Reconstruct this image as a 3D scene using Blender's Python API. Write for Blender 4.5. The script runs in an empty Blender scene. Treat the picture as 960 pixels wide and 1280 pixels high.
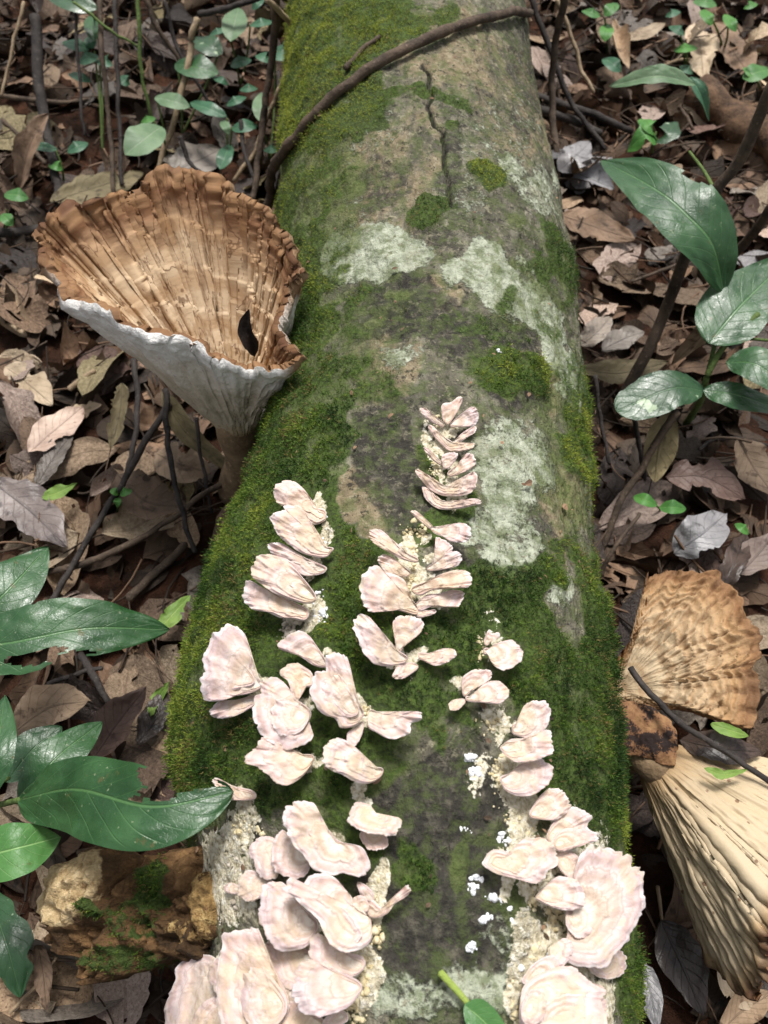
import bpy, math, random
import numpy as np
from mathutils import Vector

rnd = random.Random(7)
rng = np.random.default_rng(7)
scene = bpy.context.scene
COL = scene.collection

# ------------------------------------------------------------------ camera
F, CX, CY = 1035.0, 480.0, 640.0            # focal length and centre, in pixels of a 960 x 1280 frame
PITCH = math.radians(58.0)                  # degrees below the horizon
CAM = np.array([0.0, 0.0, 0.62])
FW = np.array([0.0, math.cos(PITCH), -math.sin(PITCH)])
RT = np.array([1.0, 0.0, 0.0])
UP = np.array([0.0, math.sin(PITCH), math.cos(PITCH)])
cd = bpy.data.cameras.new('camera')
cam = bpy.data.objects.new('camera', cd)
COL.objects.link(cam)
cam.location = CAM
cam.rotation_euler = (math.radians(90) - PITCH, 0, 0)
cd.sensor_fit = 'VERTICAL'
cd.sensor_height = 36.0
cd.lens = F / 1280 * 36.0
cd.clip_start, cd.clip_end = 0.01, 200
cd.dof.use_dof = True
cd.dof.focus_distance = 0.47
cd.dof.aperture_fstop = 14
scene.camera = cam

# ------------------------------------------------------------------ sky, sun, exposure
SUN_EL, SUN_ROT = math.radians(70), math.radians(12)
world = bpy.data.worlds.new('World')
scene.world = world
world.use_nodes = True
wn = world.node_tree
for n in list(wn.nodes):
    wn.nodes.remove(n)
sky = wn.nodes.new('ShaderNodeTexSky')
sky.sky_type = 'NISHITA'
sky.sun_disc = False
sky.sun_elevation = SUN_EL
sky.sun_rotation = SUN_ROT
sky.air_density, sky.dust_density, sky.ozone_density = 1.0, 4.0, 1.0
hsv = wn.nodes.new('ShaderNodeHueSaturation')
hsv.inputs['Saturation'].default_value = 0.2
bg = wn.nodes.new('ShaderNodeBackground')
bg.inputs['Strength'].default_value = 0.056
wo = wn.nodes.new('ShaderNodeOutputWorld')
wn.links.new(sky.outputs[0], hsv.inputs['Color'])
wn.links.new(hsv.outputs[0], bg.inputs['Color'])
wn.links.new(bg.outputs[0], wo.inputs['Surface'])
sd = bpy.data.lights.new('sun', 'SUN')
sd.energy = 1.5
sd.angle = math.radians(14)
sd.color = (1.0, 0.97, 0.92)
sun = bpy.data.objects.new('sun', sd)
COL.objects.link(sun)
to_sun = Vector((math.sin(SUN_ROT) * math.cos(SUN_EL), math.cos(SUN_ROT) * math.cos(SUN_EL), math.sin(SUN_EL)))
sun.rotation_euler = to_sun.to_track_quat('Z', 'Y').to_euler()
sun.location = (0, 0, 3)
vs = scene.view_settings
vs.view_transform = 'Standard'
vs.look = 'None'
vs.gamma = 1
vs.exposure = 1.36
vs.use_curve_mapping = False
scene.cycles.max_bounces = 6


# ------------------------------------------------------------------ geometry of the view
def rays(px, py):
    px, py = np.asarray(px, float), np.asarray(py, float)
    return FW + RT * ((px - CX) / F)[..., None] - UP * ((py - CY) / F)[..., None]


def project(P):
    Q = np.asarray(P, float) - CAM
    d = np.maximum(Q @ FW, 1e-4)
    return CX + F * (Q @ RT) / d, CY - F * (Q @ UP) / d


def depth(P):
    return (np.asarray(P, float) - CAM) @ FW


def on_z(px, py, z):
    D = rays(px, py)
    t = (np.asarray(z, float) - CAM[2]) / D[..., 2]
    return CAM + D * t[..., None]


def on_plane(px, py, B, n):
    D = rays(px, py)
    t = ((B - CAM) @ n) / (D @ n)
    return CAM + D * t[..., None]


def nrm(v):
    v = np.asarray(v, float)
    return v / np.maximum(np.linalg.norm(v, axis=-1, keepdims=True), 1e-9)


# ------------------------------------------------------------------ noise
def _h(i, j, k, s):
    n = (i * 374761393 + j * 668265263 + k * 2147483647 + s * 1274126177) & 0xFFFFFFFF
    n = ((n ^ (n >> 13)) * 1274126177) & 0xFFFFFFFF
    n = ((n ^ (n >> 15)) * 2246822519) & 0xFFFFFFFF
    return ((n ^ (n >> 16)) & 0xFFFFFF) / float(0xFFFFFF)


def vnoise(p, s=0):
    p = np.asarray(p, float)
    i = np.floor(p).astype(np.int64)
    f = p - i
    f = f * f * (3 - 2 * f)
    r = 0
    for a in (0, 1):
        for b in (0, 1):
            for c in (0, 1):
                w = (f[..., 0] if a else 1 - f[..., 0]) * (f[..., 1] if b else 1 - f[..., 1]) * (f[..., 2] if c else 1 - f[..., 2])
                r = r + w * _h(i[..., 0] + a, i[..., 1] + b, i[..., 2] + c, s)
    return r


def fbm(p, o=4, s=0):
    r, a, t = 0, 1.0, 0.0
    p = np.asarray(p, float)
    for k in range(o):
        r = r + a * vnoise(p * (2.03 ** k) + 17.3 * k, s + k)
        t += a
        a *= 0.5
    return r / t


def sstep(a, b, x):
    t = np.clip((x - a) / (b - a), 0, 1)
    return t * t * (3 - 2 * t)


def spline(pts, n, closed=False):
    P = np.asarray(pts, float)
    m = len(P)
    if closed:
        t = np.linspace(0, m, n, endpoint=False)
        i = np.floor(t).astype(int)
        f = (t - i)[:, None]
        p0, p1, p2, p3 = P[(i - 1) % m], P[i % m], P[(i + 1) % m], P[(i + 2) % m]
    else:
        Q = np.vstack([2 * P[0] - P[1], P, 2 * P[-1] - P[-2]])
        t = np.linspace(0, m - 1, n)
        i = np.minimum(np.floor(t).astype(int), m - 2)
        f = (t - i)[:, None]
        p0, p1, p2, p3 = Q[i], Q[i + 1], Q[i + 2], Q[i + 3]
    return 0.5 * (2 * p1 + (p2 - p0) * f + (2 * p0 - 5 * p1 + 4 * p2 - p3) * f ** 2 + (3 * p1 - p0 - 3 * p2 + p3) * f ** 3)


# ------------------------------------------------------------------ objects
def tag(o, label=None, cat=None, group=None, kind=None):
    if label: o['label'] = label
    if cat: o['category'] = cat
    if group: o['group'] = group
    if kind: o['kind'] = kind
    return o


def make_mesh(name, V, Fc, mats, attrs=None, mat_idx=None, smooth=True):
    me = bpy.data.meshes.new(name)
    V = np.asarray(V, np.float32)
    Fc = np.asarray(Fc, np.int32)
    nf, k = Fc.shape
    me.vertices.add(len(V))
    me.vertices.foreach_set('co', V.ravel())
    me.loops.add(nf * k)
    me.loops.foreach_set('vertex_index', Fc.ravel())
    me.polygons.add(nf)
    me.polygons.foreach_set('loop_start', np.arange(0, nf * k, k, dtype=np.int32))
    if smooth:
        me.polygons.foreach_set('use_smooth', np.ones(nf, bool))
    for m in (mats if isinstance(mats, (list, tuple)) else [mats]):
        me.materials.append(m)
    if mat_idx is not None:
        me.polygons.foreach_set('material_index', np.asarray(mat_idx, np.int32))
    for a, val in (attrs or {}).items():
        val = np.asarray(val, np.float32)
        if val.ndim == 1:
            at = me.attributes.new(a, 'FLOAT', 'POINT')
            at.data.foreach_set('value', val)
        else:
            at = me.attributes.new(a, 'FLOAT_VECTOR', 'POINT')
            at.data.foreach_set('vector', val.ravel())
    me.update()
    me.validate()
    return me


def mesh_obj(name, V, Fc, mats, parent=None, origin=None, attrs=None, mat_idx=None, smooth=True):
    V = np.asarray(V, float)
    if parent is not None:
        org = np.array(parent.location)
        if parent.parent is not None:
            org = org + np.array(parent.parent.location)
    else:
        org = V.mean(0) if origin is None else np.asarray(origin, float)
    me = make_mesh(name, V - org, Fc, mats, attrs, mat_idx, smooth)
    o = bpy.data.objects.new(name, me)
    COL.objects.link(o)
    if parent is not None:
        o.parent = parent
    else:
        o.location = org
    return o


def empty(name, loc):
    o = bpy.data.objects.new(name, None)
    o.empty_display_size = 0.02
    COL.objects.link(o)
    o.location = loc
    return o


def grid_faces(nr, nc, wrap=False, off=0):
    i = np.arange(nr - 1)[:, None]
    j = np.arange(nc if wrap else nc - 1)[None, :]
    a = i * nc + j
    b = i * nc + (j + 1) % nc
    return np.stack([a, b, b + nc, a + nc], -1).reshape(-1, 4) + off


def tube(P, R, nseg=10, rough=0.0, seed=0):
    P = np.asarray(P, float)
    n = len(P)
    R = np.broadcast_to(np.asarray(R, float), (n,))
    T = nrm(np.gradient(P, axis=0))
    ref = np.array([0.13, 0.31, 0.94]) if abs(T[:, 2]).mean() < 0.85 else np.array([0.94, 0.31, 0.13])
    A = nrm(np.cross(T, ref))
    B = np.cross(T, A)
    th = np.linspace(0, 2 * np.pi, nseg, endpoint=False)
    ring = A[:, None] * np.cos(th)[None, :, None] + B[:, None] * np.sin(th)[None, :, None]
    rr = np.repeat(R[:, None], nseg, 1)
    V = P[:, None] + ring * rr[..., None]
    if rough:
        V = V + ring * ((fbm(V * (0.5 / R.mean()), 3, seed) - 0.5) * 2 * rough * rr)[..., None]
    V = np.vstack([V.reshape(-1, 3), P[:1] - T[:1] * R[0] * 0.4, P[-1:] + T[-1:] * R[-1] * 0.6])
    Fc = grid_faces(n, nseg, True)
    j = np.arange(nseg)
    c0 = np.stack([(j + 1) % nseg, j, np.full(nseg, n * nseg), np.full(nseg, n * nseg)], -1)
    l = (n - 1) * nseg
    c1 = np.stack([l + j, l + (j + 1) % nseg, np.full(nseg, n * nseg + 1), np.full(nseg, n * nseg + 1)], -1)
    return V, Fc, c0, c1


def tube_obj(name, P, R, mat, parent=None, nseg=10, rough=0.0, seed=0):
    V, Fc, c0, c1 = tube(P, R, nseg, rough, seed)
    faces = [tuple(f) for f in Fc] + [tuple(f[:3]) for f in c0] + [tuple(f[:3]) for f in c1]
    if parent is not None:
        org = np.array(parent.location)
    else:
        org = np.array(P[0], float)
    me = bpy.data.meshes.new(name)
    me.from_pydata((V - org).tolist(), [], faces)
    me.polygons.foreach_set('use_smooth', np.ones(len(faces), bool))
    me.materials.append(mat)
    me.update()
    o = bpy.data.objects.new(name, me)
    COL.objects.link(o)
    if parent is not None:
        o.parent = parent
    else:
        o.location = org
    return o


# ------------------------------------------------------------------ materials
class Mat:
    def __init__(self, name, rough=0.8, spec=0.3):
        self.m = bpy.data.materials.new(name)
        self.m.use_nodes = True
        self.t = self.m.node_tree
        self.b = self.t.nodes['Principled BSDF']
        self.b.inputs['Roughness'].default_value = rough
        self.b.inputs['Specular IOR Level'].default_value = spec

    def n(self, kind):
        return self.t.nodes.new(kind)

    def put(self, sock, v):
        if isinstance(v, bpy.types.NodeSocket):
            self.t.links.new(v, sock)
        elif isinstance(v, (tuple, list)) and len(v) == 3 and sock.type == 'RGBA':
            sock.default_value = (*v, 1)
        else:
            sock.default_value = v

    def set(self, k, v):
        self.put(self.b.inputs[k], v)

    def attr(self, name, vec=False):
        a = self.n('ShaderNodeAttribute')
        a.attribute_name = name
        return a.outputs['Vector' if vec else 'Fac']

    def pos(self):
        return self.n('ShaderNodeNewGeometry').outputs['Position']

    def obj(self):
        return self.n('ShaderNodeTexCoord').outputs['Object']

    def rand(self):
        return self.n('ShaderNodeObjectInfo').outputs['Random']

    def noise(self, vec, scale, detail=4, rough=0.55, dist=0.0):
        x = self.n('ShaderNodeTexNoise')
        self.put(x.inputs['Vector'], vec)
        x.inputs['Scale'].default_value = scale
        x.inputs['Detail'].default_value = detail
        x.inputs['Roughness'].default_value = rough
        x.inputs['Distortion'].default_value = dist
        return x.outputs['Fac']

    def voro(self, vec, scale, feature='F1', out='Distance'):
        x = self.n('ShaderNodeTexVoronoi')
        x.feature = feature
        self.put(x.inputs['Vector'], vec)
        x.inputs['Scale'].default_value = scale
        return x.outputs[out]

    def math(self, op, a, b=0.0, c=None, clamp=False):
        x = self.n('ShaderNodeMath')
        x.operation = op
        x.use_clamp = clamp
        self.put(x.inputs[0], a)
        self.put(x.inputs[1], b)
        if c is not None:
            self.put(x.inputs[2], c)
        return x.outputs[0]

    def vscale(self, v, s):
        x = self.n('ShaderNodeVectorMath')
        x.operation = 'MULTIPLY'
        self.put(x.inputs[0], v)
        x.inputs[1].default_value = s
        return x.outputs[0]

    def vadd(self, v, w):
        x = self.n('ShaderNodeVectorMath')
        x.operation = 'ADD'
        self.put(x.inputs[0], v)
        self.put(x.inputs[1], w)
        return x.outputs[0]

    def sep(self, v):
        x = self.n('ShaderNodeSeparateXYZ')
        self.put(x.inputs[0], v)
        return x.outputs

    def ramp(self, fac, stops, interp='LINEAR'):
        x = self.n('ShaderNodeValToRGB')
        x.color_ramp.interpolation = interp
        e = x.color_ramp.elements
        while len(e) < len(stops):
            e.new(0.5)
        for k, (p, c) in enumerate(stops):
            e[k].position = p
            e[k].color = (c, c, c, 1) if isinstance(c, (int, float)) else (*c, 1)
        self.put(x.inputs['Fac'], fac)
        return x.outputs['Color']

    def ss(self, x, a, b):
        m = self.n('ShaderNodeMapRange')
        m.interpolation_type = 'SMOOTHSTEP'
        self.put(m.inputs['Value'], x)
        m.inputs['From Min'].default_value = a
        m.inputs['From Max'].default_value = b
        return m.outputs['Result']

    def mix(self, f, a, b, mode='MIX'):
        x = self.n('ShaderNodeMix')
        x.data_type = 'RGBA'
        x.blend_type = mode
        self.put(x.inputs[0], f)
        self.put(x.inputs[6], a)
        self.put(x.inputs[7], b)
        return x.outputs[2]

    def bump(self, h, strength=0.5, dist=0.001, normal=None):
        x = self.n('ShaderNodeBump')
        x.inputs['Strength'].default_value = strength
        x.inputs['Distance'].default_value = dist
        self.put(x.inputs['Height'], h)
        if normal is not None:
            self.put(x.inputs['Normal'], normal)
        return x.outputs['Normal']

    def translucent(self, color, fac):
        tr = self.n('ShaderNodeBsdfTranslucent')
        self.put(tr.inputs['Color'], color)
        mx = self.n('ShaderNodeMixShader')
        mx.inputs[0].default_value = fac
        self.t.links.new(self.b.outputs[0], mx.inputs[1])
        self.t.links.new(tr.outputs[0], mx.inputs[2])
        self.t.links.new(mx.outputs[0], self.t.nodes['Material Output'].inputs['Surface'])


def mat_bark():
    M = Mat('bark', 0.85, 0.25)
    p = M.pos()
    warp = M.noise(p, 35, 3)
    n1 = M.noise(p, 30, 8, 0.65)
    n2 = M.noise(p, 120, 6, 0.65)
    n3 = M.noise(p, 380, 3, 0.6)
    n4 = M.noise(M.vscale(p, (1.0, 0.35, 1.0)), 60, 6, 0.7, 0.6)
    base = M.ramp(n1, [(0.3, (0.045, 0.042, 0.034)), (0.45, (0.08, 0.073, 0.05)), (0.55, (0.15, 0.135, 0.092)), (0.7, (0.27, 0.245, 0.17))])
    grey = M.ramp(n4, [(0.35, (0.035, 0.033, 0.028)), (0.5, (0.145, 0.135, 0.105)), (0.65, (0.34, 0.32, 0.25))])
    c = M.mix(0.5, base, grey)
    def mask(name, noise, amp, lo=0.42, hi=0.58):
        a = M.attr(name)
        v = M.math('ADD', a, M.math('MULTIPLY', M.math('SUBTRACT', noise, 0.5), amp))
        return M.ss(v, lo, hi)
    tanc = M.ramp(n2, [(0.3, (0.11, 0.085, 0.05)), (0.55, (0.27, 0.215, 0.135)), (0.75, (0.38, 0.33, 0.23))])
    c = M.mix(mask('tan', n4, 1.6, 0.35, 0.7), c, tanc)
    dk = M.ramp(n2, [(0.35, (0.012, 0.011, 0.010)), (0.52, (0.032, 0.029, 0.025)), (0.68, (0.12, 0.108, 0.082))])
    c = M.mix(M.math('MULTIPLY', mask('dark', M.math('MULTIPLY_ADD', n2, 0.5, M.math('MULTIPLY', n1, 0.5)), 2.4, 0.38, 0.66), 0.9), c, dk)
    # small dark pits and pale flecks everywhere
    n5 = M.noise(M.vadd(p, (5.1, 0.7, 2.3)), 210, 8, 0.72)
    c = M.mix(M.math('MULTIPLY', M.ss(n5, 0.53, 0.63), M.math('SUBTRACT', 0.62, M.math('MULTIPLY', M.attr('dark'), 0.36), clamp=True)), c, (0.38, 0.345, 0.235))
    pit = M.ss(M.noise(M.vadd(p, (3.1, 1.7, 0.3)), 190, 7, 0.7), 0.54, 0.62)
    c = M.mix(M.math('MULTIPLY', pit, 0.88), c, (0.025, 0.022, 0.018))
    li = M.ramp(M.noise(p, 140, 5, 0.7), [(0.3, (0.20, 0.22, 0.155)), (0.5, (0.38, 0.41, 0.31)), (0.7, (0.54, 0.565, 0.45))])
    lspk = M.ss(M.noise(p, 330, 4, 0.65), 0.56, 0.66)
    li = M.mix(M.math('MULTIPLY', lspk, 0.6), li, (0.15, 0.115, 0.07))
    li = M.mix(M.math('MULTIPLY', M.ss(n1, 0.5, 0.7), 0.5), li, (0.24, 0.21, 0.14))
    lm = mask('lichen', M.math('MULTIPLY_ADD', n3, 0.45, M.math('MULTIPLY', M.noise(p, 75, 8, 0.75), 0.6)), 2.4, 0.45, 0.74)
    c = M.mix(lm, c, li)
    c = M.mix(M.math('MULTIPLY', M.ss(M.noise(M.vadd(p, (0.4, 2.2, 1.3)), 95, 7, 0.72), 0.45, 0.60), 0.62), c, (0.08, 0.108, 0.032))
    gm = mask('algae', n1, 1.3, 0.4, 0.7)
    c = M.mix(M.math('MULTIPLY', gm, 0.66), c, M.ramp(n2, [(0.3, (0.035, 0.055, 0.014)), (0.6, (0.105, 0.14, 0.035)), (0.75, (0.17, 0.19, 0.07))]))
    mm = mask('moss', n2, 0.9, 0.35, 0.6)
    mcol = M.ramp(n3, [(0.35, (0.018, 0.030, 0.007)), (0.65, (0.07, 0.115, 0.018))])
    c = M.mix(M.math('MULTIPLY', mm, 0.85), c, mcol)
    cm = mask('crust', M.math('MULTIPLY_ADD', n3, 0.5, M.math('MULTIPLY', n2, 0.5)), 2.2, 0.45, 0.6)
    ccol = M.ramp(n3, [(0.3, (0.30, 0.25, 0.155)), (0.5, (0.62, 0.56, 0.41)), (0.7, (0.82, 0.79, 0.70))])
    c = M.mix(cm, c, ccol)
    M.set('Base Color', c)
    h = M.math('ADD', M.math('MULTIPLY', n2, 1.0), M.math('MULTIPLY', n4, 1.2))
    h = M.math('ADD', h, M.math('MULTIPLY', n3, 0.5))
    h = M.math('ADD', h, M.math('MULTIPLY', lm, 0.25))
    M.set('Normal', M.bump(h, 1.0, 0.0034))
    return M.m


def mat_moss():
    M = Mat('moss', 0.7, 0.25)
    a = M.attr('tint')
    s = M.attr('age')
    c0 = M.ramp(a, [(0.0, (0.012, 0.032, 0.005)), (0.3, (0.038, 0.088, 0.011)), (0.6, (0.12, 0.185, 0.024)), (1.0, (0.29, 0.325, 0.045))])
    c = M.mix(M.ss(s, 0.88, 0.96), c0, (0.20, 0.15, 0.055))
    M.set('Base Color', c)
    M.translucent(c, 0.25)
    return M.m


def mat_bracket():
    M = Mat('bracket_flesh', 0.62, 0.3)
    uv = M.sep(M.attr('surface_map', True))
    s = uv[0]
    p = M.obj()
    n1 = M.noise(p, 90, 5, 0.6)
    n2 = M.noise(p, 320, 4, 0.6)
    r = M.rand()
    # concentric growth zones follow the terraces of the mesh, each bracket with its own phase
    sw = M.math('ADD', s, M.math('MULTIPLY', M.math('SUBTRACT', n1, 0.5), 0.16))
    zn = M.math('ADD', M.attr('zone'), M.math('MULTIPLY', M.math('SUBTRACT', n1, 0.5), 0.35))
    grad = M.ramp(sw, [(0.0, (0.80, 0.76, 0.66)), (0.2, (0.75, 0.67, 0.57)), (0.42, (0.62, 0.495, 0.39)), (0.60, (0.70, 0.57, 0.51)),
                       (0.80, (0.68, 0.535, 0.515)), (0.92, (0.64, 0.48, 0.48)), (1.0, (0.80, 0.71, 0.71))])
    c = M.mix(M.math('MULTIPLY', M.ramp(zn, [(0.0, 0.0), (0.35, 0.15), (0.62, 1.0), (0.8, 0.2), (1.0, 0.0)]), 0.5), grad, (0.50, 0.34, 0.24))
    c = M.mix(M.math('MULTIPLY', M.ramp(zn, [(0.0, 1.0), (0.2, 0.5), (0.4, 0.0), (0.9, 0.2), (1.0, 1.0)]), 0.40), c, (0.84, 0.78, 0.74))
    c = M.mix(M.math('MULTIPLY', M.ss(n1, 0.55, 0.70), 0.45), c, (0.84, 0.80, 0.77))
    c = M.mix(M.math('MULTIPLY', M.ss(n2, 0.62, 0.72), 0.35), c, (0.50, 0.34, 0.25))
    wear = M.attr('wear')
    wn_ = M.ss(M.math('ADD', M.noise(p, 150, 6, 0.7), M.math('MULTIPLY', M.math('SUBTRACT', wear, 0.5), 0.5)), 0.52, 0.62)
    c = M.mix(M.math('MULTIPLY', wn_, 0.5), c, (0.62, 0.50, 0.34))
    c = M.mix(1.0, c, M.ramp(r, [(0, (0.88, 0.86, 0.88)), (0.5, (0.97, 0.95, 0.94)), (1, (0.98, 0.92, 0.86))]), 'MULTIPLY')
    under = uv[2]
    c = M.mix(under, c, (0.66, 0.56, 0.43))
    M.set('Base Color', c)
    M.set('Subsurface Weight', 0.12)
    M.set('Subsurface Radius', (1.0, 0.6, 0.45))
    M.set('Subsurface Scale', 0.002)
    h = M.math('ADD', M.math('MULTIPLY', zn, 0.3), M.math('MULTIPLY', n2, 1.2))
    h = M.math('ADD', h, M.math('MULTIPLY', n1, 1.5))
    M.set('Normal', M.bump(h, 0.55, 0.0011))
    return M.m


def mat_crust(name, a, b):
    M = Mat(name, 0.9, 0.1)
    p = M.pos()
    M.set('Base Color', M.ramp(M.noise(p, 320, 4, 0.6), [(0.35, a), (0.65, b)]))
    M.set('Normal', M.bump(M.noise(p, 900, 3), 0.6, 0.0008))
    return M.m


def mat_funnel_inner():
    M = Mat('funnel_brown_inside', 0.75, 0.25)
    v = M.attr('surface_map', True)
    uv = M.sep(v)
    q = M.attr('polar', True)
    s = uv[0]
    st = M.noise(M.vscale(q, (1, 1, 0.22)), 7.0, 6, 0.65, 0.3)
    stf = M.noise(M.vscale(q, (1, 1, 0.10)), 16.0, 4, 0.6, 0.25)
    bl = M.noise(q, 2.2, 5, 0.6)
    gv = M.attr('groove')
    sw = M.math('ADD', s, M.math('MULTIPLY', M.math('SUBTRACT', bl, 0.5), 0.2))
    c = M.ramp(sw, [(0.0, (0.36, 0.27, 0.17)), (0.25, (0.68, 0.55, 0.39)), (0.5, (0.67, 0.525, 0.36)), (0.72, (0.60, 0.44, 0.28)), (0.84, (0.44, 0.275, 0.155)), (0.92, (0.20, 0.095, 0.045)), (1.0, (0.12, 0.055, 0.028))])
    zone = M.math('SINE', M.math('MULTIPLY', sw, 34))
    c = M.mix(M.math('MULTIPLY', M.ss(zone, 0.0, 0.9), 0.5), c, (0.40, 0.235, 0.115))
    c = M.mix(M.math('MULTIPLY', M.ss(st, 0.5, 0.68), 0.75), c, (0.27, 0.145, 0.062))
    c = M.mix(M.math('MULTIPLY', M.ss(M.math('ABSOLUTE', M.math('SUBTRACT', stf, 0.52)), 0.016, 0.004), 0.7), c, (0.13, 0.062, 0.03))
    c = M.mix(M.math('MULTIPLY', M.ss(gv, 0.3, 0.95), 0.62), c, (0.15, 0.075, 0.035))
    M.set('Base Color', c)
    h = M.math('ADD', M.math('MULTIPLY', st, 1.0), M.math('MULTIPLY', stf, 0.6))
    h = M.math('ADD', h, M.math('MULTIPLY', M.noise(q, 40, 4, 0.6), 0.4))
    M.set('Normal', M.bump(h, 0.7, 0.0018))
    return M.m


def mat_funnel_outer():
    M = Mat('funnel_white_outside', 0.85, 0.2)
    q = M.attr('polar', True)
    s = M.sep(M.attr('surface_map', True))[0]
    p = M.pos()
    n = M.noise(p, 60, 6, 0.65)
    fine = M.noise(p, 420, 4, 0.6)
    st = M.noise(M.vscale(q, (1, 1, 0.35)), 6.0, 5, 0.65, 0.5)
    sw = M.math('ADD', s, M.math('MULTIPLY', M.math('SUBTRACT', n, 0.5), 0.35))
    c = M.ramp(sw, [(0.0, (0.30, 0.20, 0.11)), (0.06, (0.44, 0.35, 0.22)), (0.14, (0.50, 0.44, 0.33)), (0.5, (0.64, 0.565, 0.45)), (0.72, (0.80, 0.74, 0.65)), (0.86, (0.90, 0.87, 0.83)), (1.0, (0.90, 0.88, 0.85))])
    rimb = M.math('MULTIPLY', M.ss(sw, 0.80, 0.95), M.math('SUBTRACT', 1.0, M.attr('white')))
    c = M.mix(rimb, c, (0.34, 0.21, 0.12))
    c = M.mix(M.math('MULTIPLY', M.ss(st, 0.52, 0.7), 0.4), c, (0.36, 0.29, 0.19))
    c = M.mix(M.math('MULTIPLY', M.ss(fine, 0.62, 0.7), 0.35), c, (0.25, 0.19, 0.13))
    M.set('Base Color', c)
    h = M.math('ADD', M.math('MULTIPLY', st, 1.2), M.math('MULTIPLY', fine, 0.5))
    h = M.math('ADD', h, n)
    M.set('Normal', M.bump(h, 0.8, 0.003))
    return M.m


def mat_cream_outer():
    M = Mat('cream_ribbed_outside', 0.6, 0.3)
    q = M.attr('polar', True)
    s = M.sep(M.attr('surface_map', True))[0]
    p = M.pos()
    n = M.noise(p, 40, 5, 0.6)
    st = M.noise(M.vscale(q, (1, 1, 0.2)), 6.0, 5, 0.6, 0.4)
    sw = M.math('ADD', s, M.math('MULTIPLY', M.math('SUBTRACT', n, 0.5), 0.14))
    c = M.ramp(sw, [(0.0, (0.22, 0.13, 0.06)), (0.10, (0.38, 0.26, 0.14)), (0.2, (0.44, 0.335, 0.21)), (0.5, (0.52, 0.415, 0.275)), (0.85, (0.52, 0.42, 0.285)), (0.94, (0.42, 0.29, 0.16)), (1.0, (0.10, 0.05, 0.025))])
    gv = M.attr('groove')
    c = M.mix(M.math('MULTIPLY', gv, 0.22), c, (0.50, 0.40, 0.24))
    sp = M.voro(p, 90, 'F1')
    c = M.mix(M.math('MULTIPLY', M.ss(sp, 0.14, 0.08), 0.8), c, (0.14, 0.06, 0.03))
    c = M.mix(M.math('MULTIPLY', M.ss(n, 0.58, 0.75), 0.15), c, (0.55, 0.36, 0.2))
    M.set('Base Color', c)
    M.set('Normal', M.bump(M.math('ADD', st, M.math('MULTIPLY', M.noise(p, 300, 3), 0.3)), 0.5, 0.002))
    return M.m


def mat_fan():
    M = Mat('tan_fan_flesh', 0.7, 0.25)
    q = M.attr('surface_map', True)
    uv = M.sep(q)
    s = uv[0]
    p = M.obj()
    n = M.noise(p, 45, 6, 0.6)
    fine = M.noise(p, 300, 4, 0.6)
    st = M.noise(M.vscale(q, (3.0, 26, 1)), 1.0, 5, 0.65, 0.5)
    sw = M.math('ADD', s, M.math('MULTIPLY', M.math('SUBTRACT', n, 0.5), 0.25))
    c = M.ramp(sw, [(0.0, (0.42, 0.32, 0.20)), (0.3, (0.52, 0.41, 0.27)), (0.6, (0.50, 0.36, 0.22)), (0.82, (0.42, 0.27, 0.14)), (0.92, (0.26, 0.14, 0.065)), (1.0, (0.12, 0.055, 0.025))])
    c = M.mix(M.math('MULTIPLY', M.ss(n, 0.52, 0.7), 0.35), c, (0.46, 0.28, 0.14))
    c = M.mix(M.math('MULTIPLY', M.ss(M.math('SINE', M.math('MULTIPLY', sw, 40)), 0.2, 0.95), 0.4), c, (0.36, 0.21, 0.10))
    c = M.mix(M.math('MULTIPLY', M.ss(st, 0.54, 0.68), 0.4), c, (0.30, 0.17, 0.08))
    c = M.mix(M.math('MULTIPLY', M.ss(fine, 0.64, 0.7), 0.6), c, (0.12, 0.06, 0.03))
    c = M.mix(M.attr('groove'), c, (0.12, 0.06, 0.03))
    M.set('Base Color', c)
    M.set('Normal', M.bump(M.math('ADD', st, M.math('MULTIPLY', fine, 0.4)), 0.8, 0.003))
    return M.m


def mat_scrap():
    M = Mat('black_mottled_scrap', 0.8, 0.2)
    p = M.obj()
    n = M.noise(p, 55, 6, 0.7)
    c = M.ramp(n, [(0.40, (0.30, 0.17, 0.08)), (0.5, (0.20, 0.10, 0.05)), (0.54, (0.025, 0.016, 0.014)), (0.7, (0.02, 0.014, 0.012))])
    M.set('Base Color', c)
    M.set('Normal', M.bump(M.noise(p, 200, 5), 0.8, 0.002))
    return M.m


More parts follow.
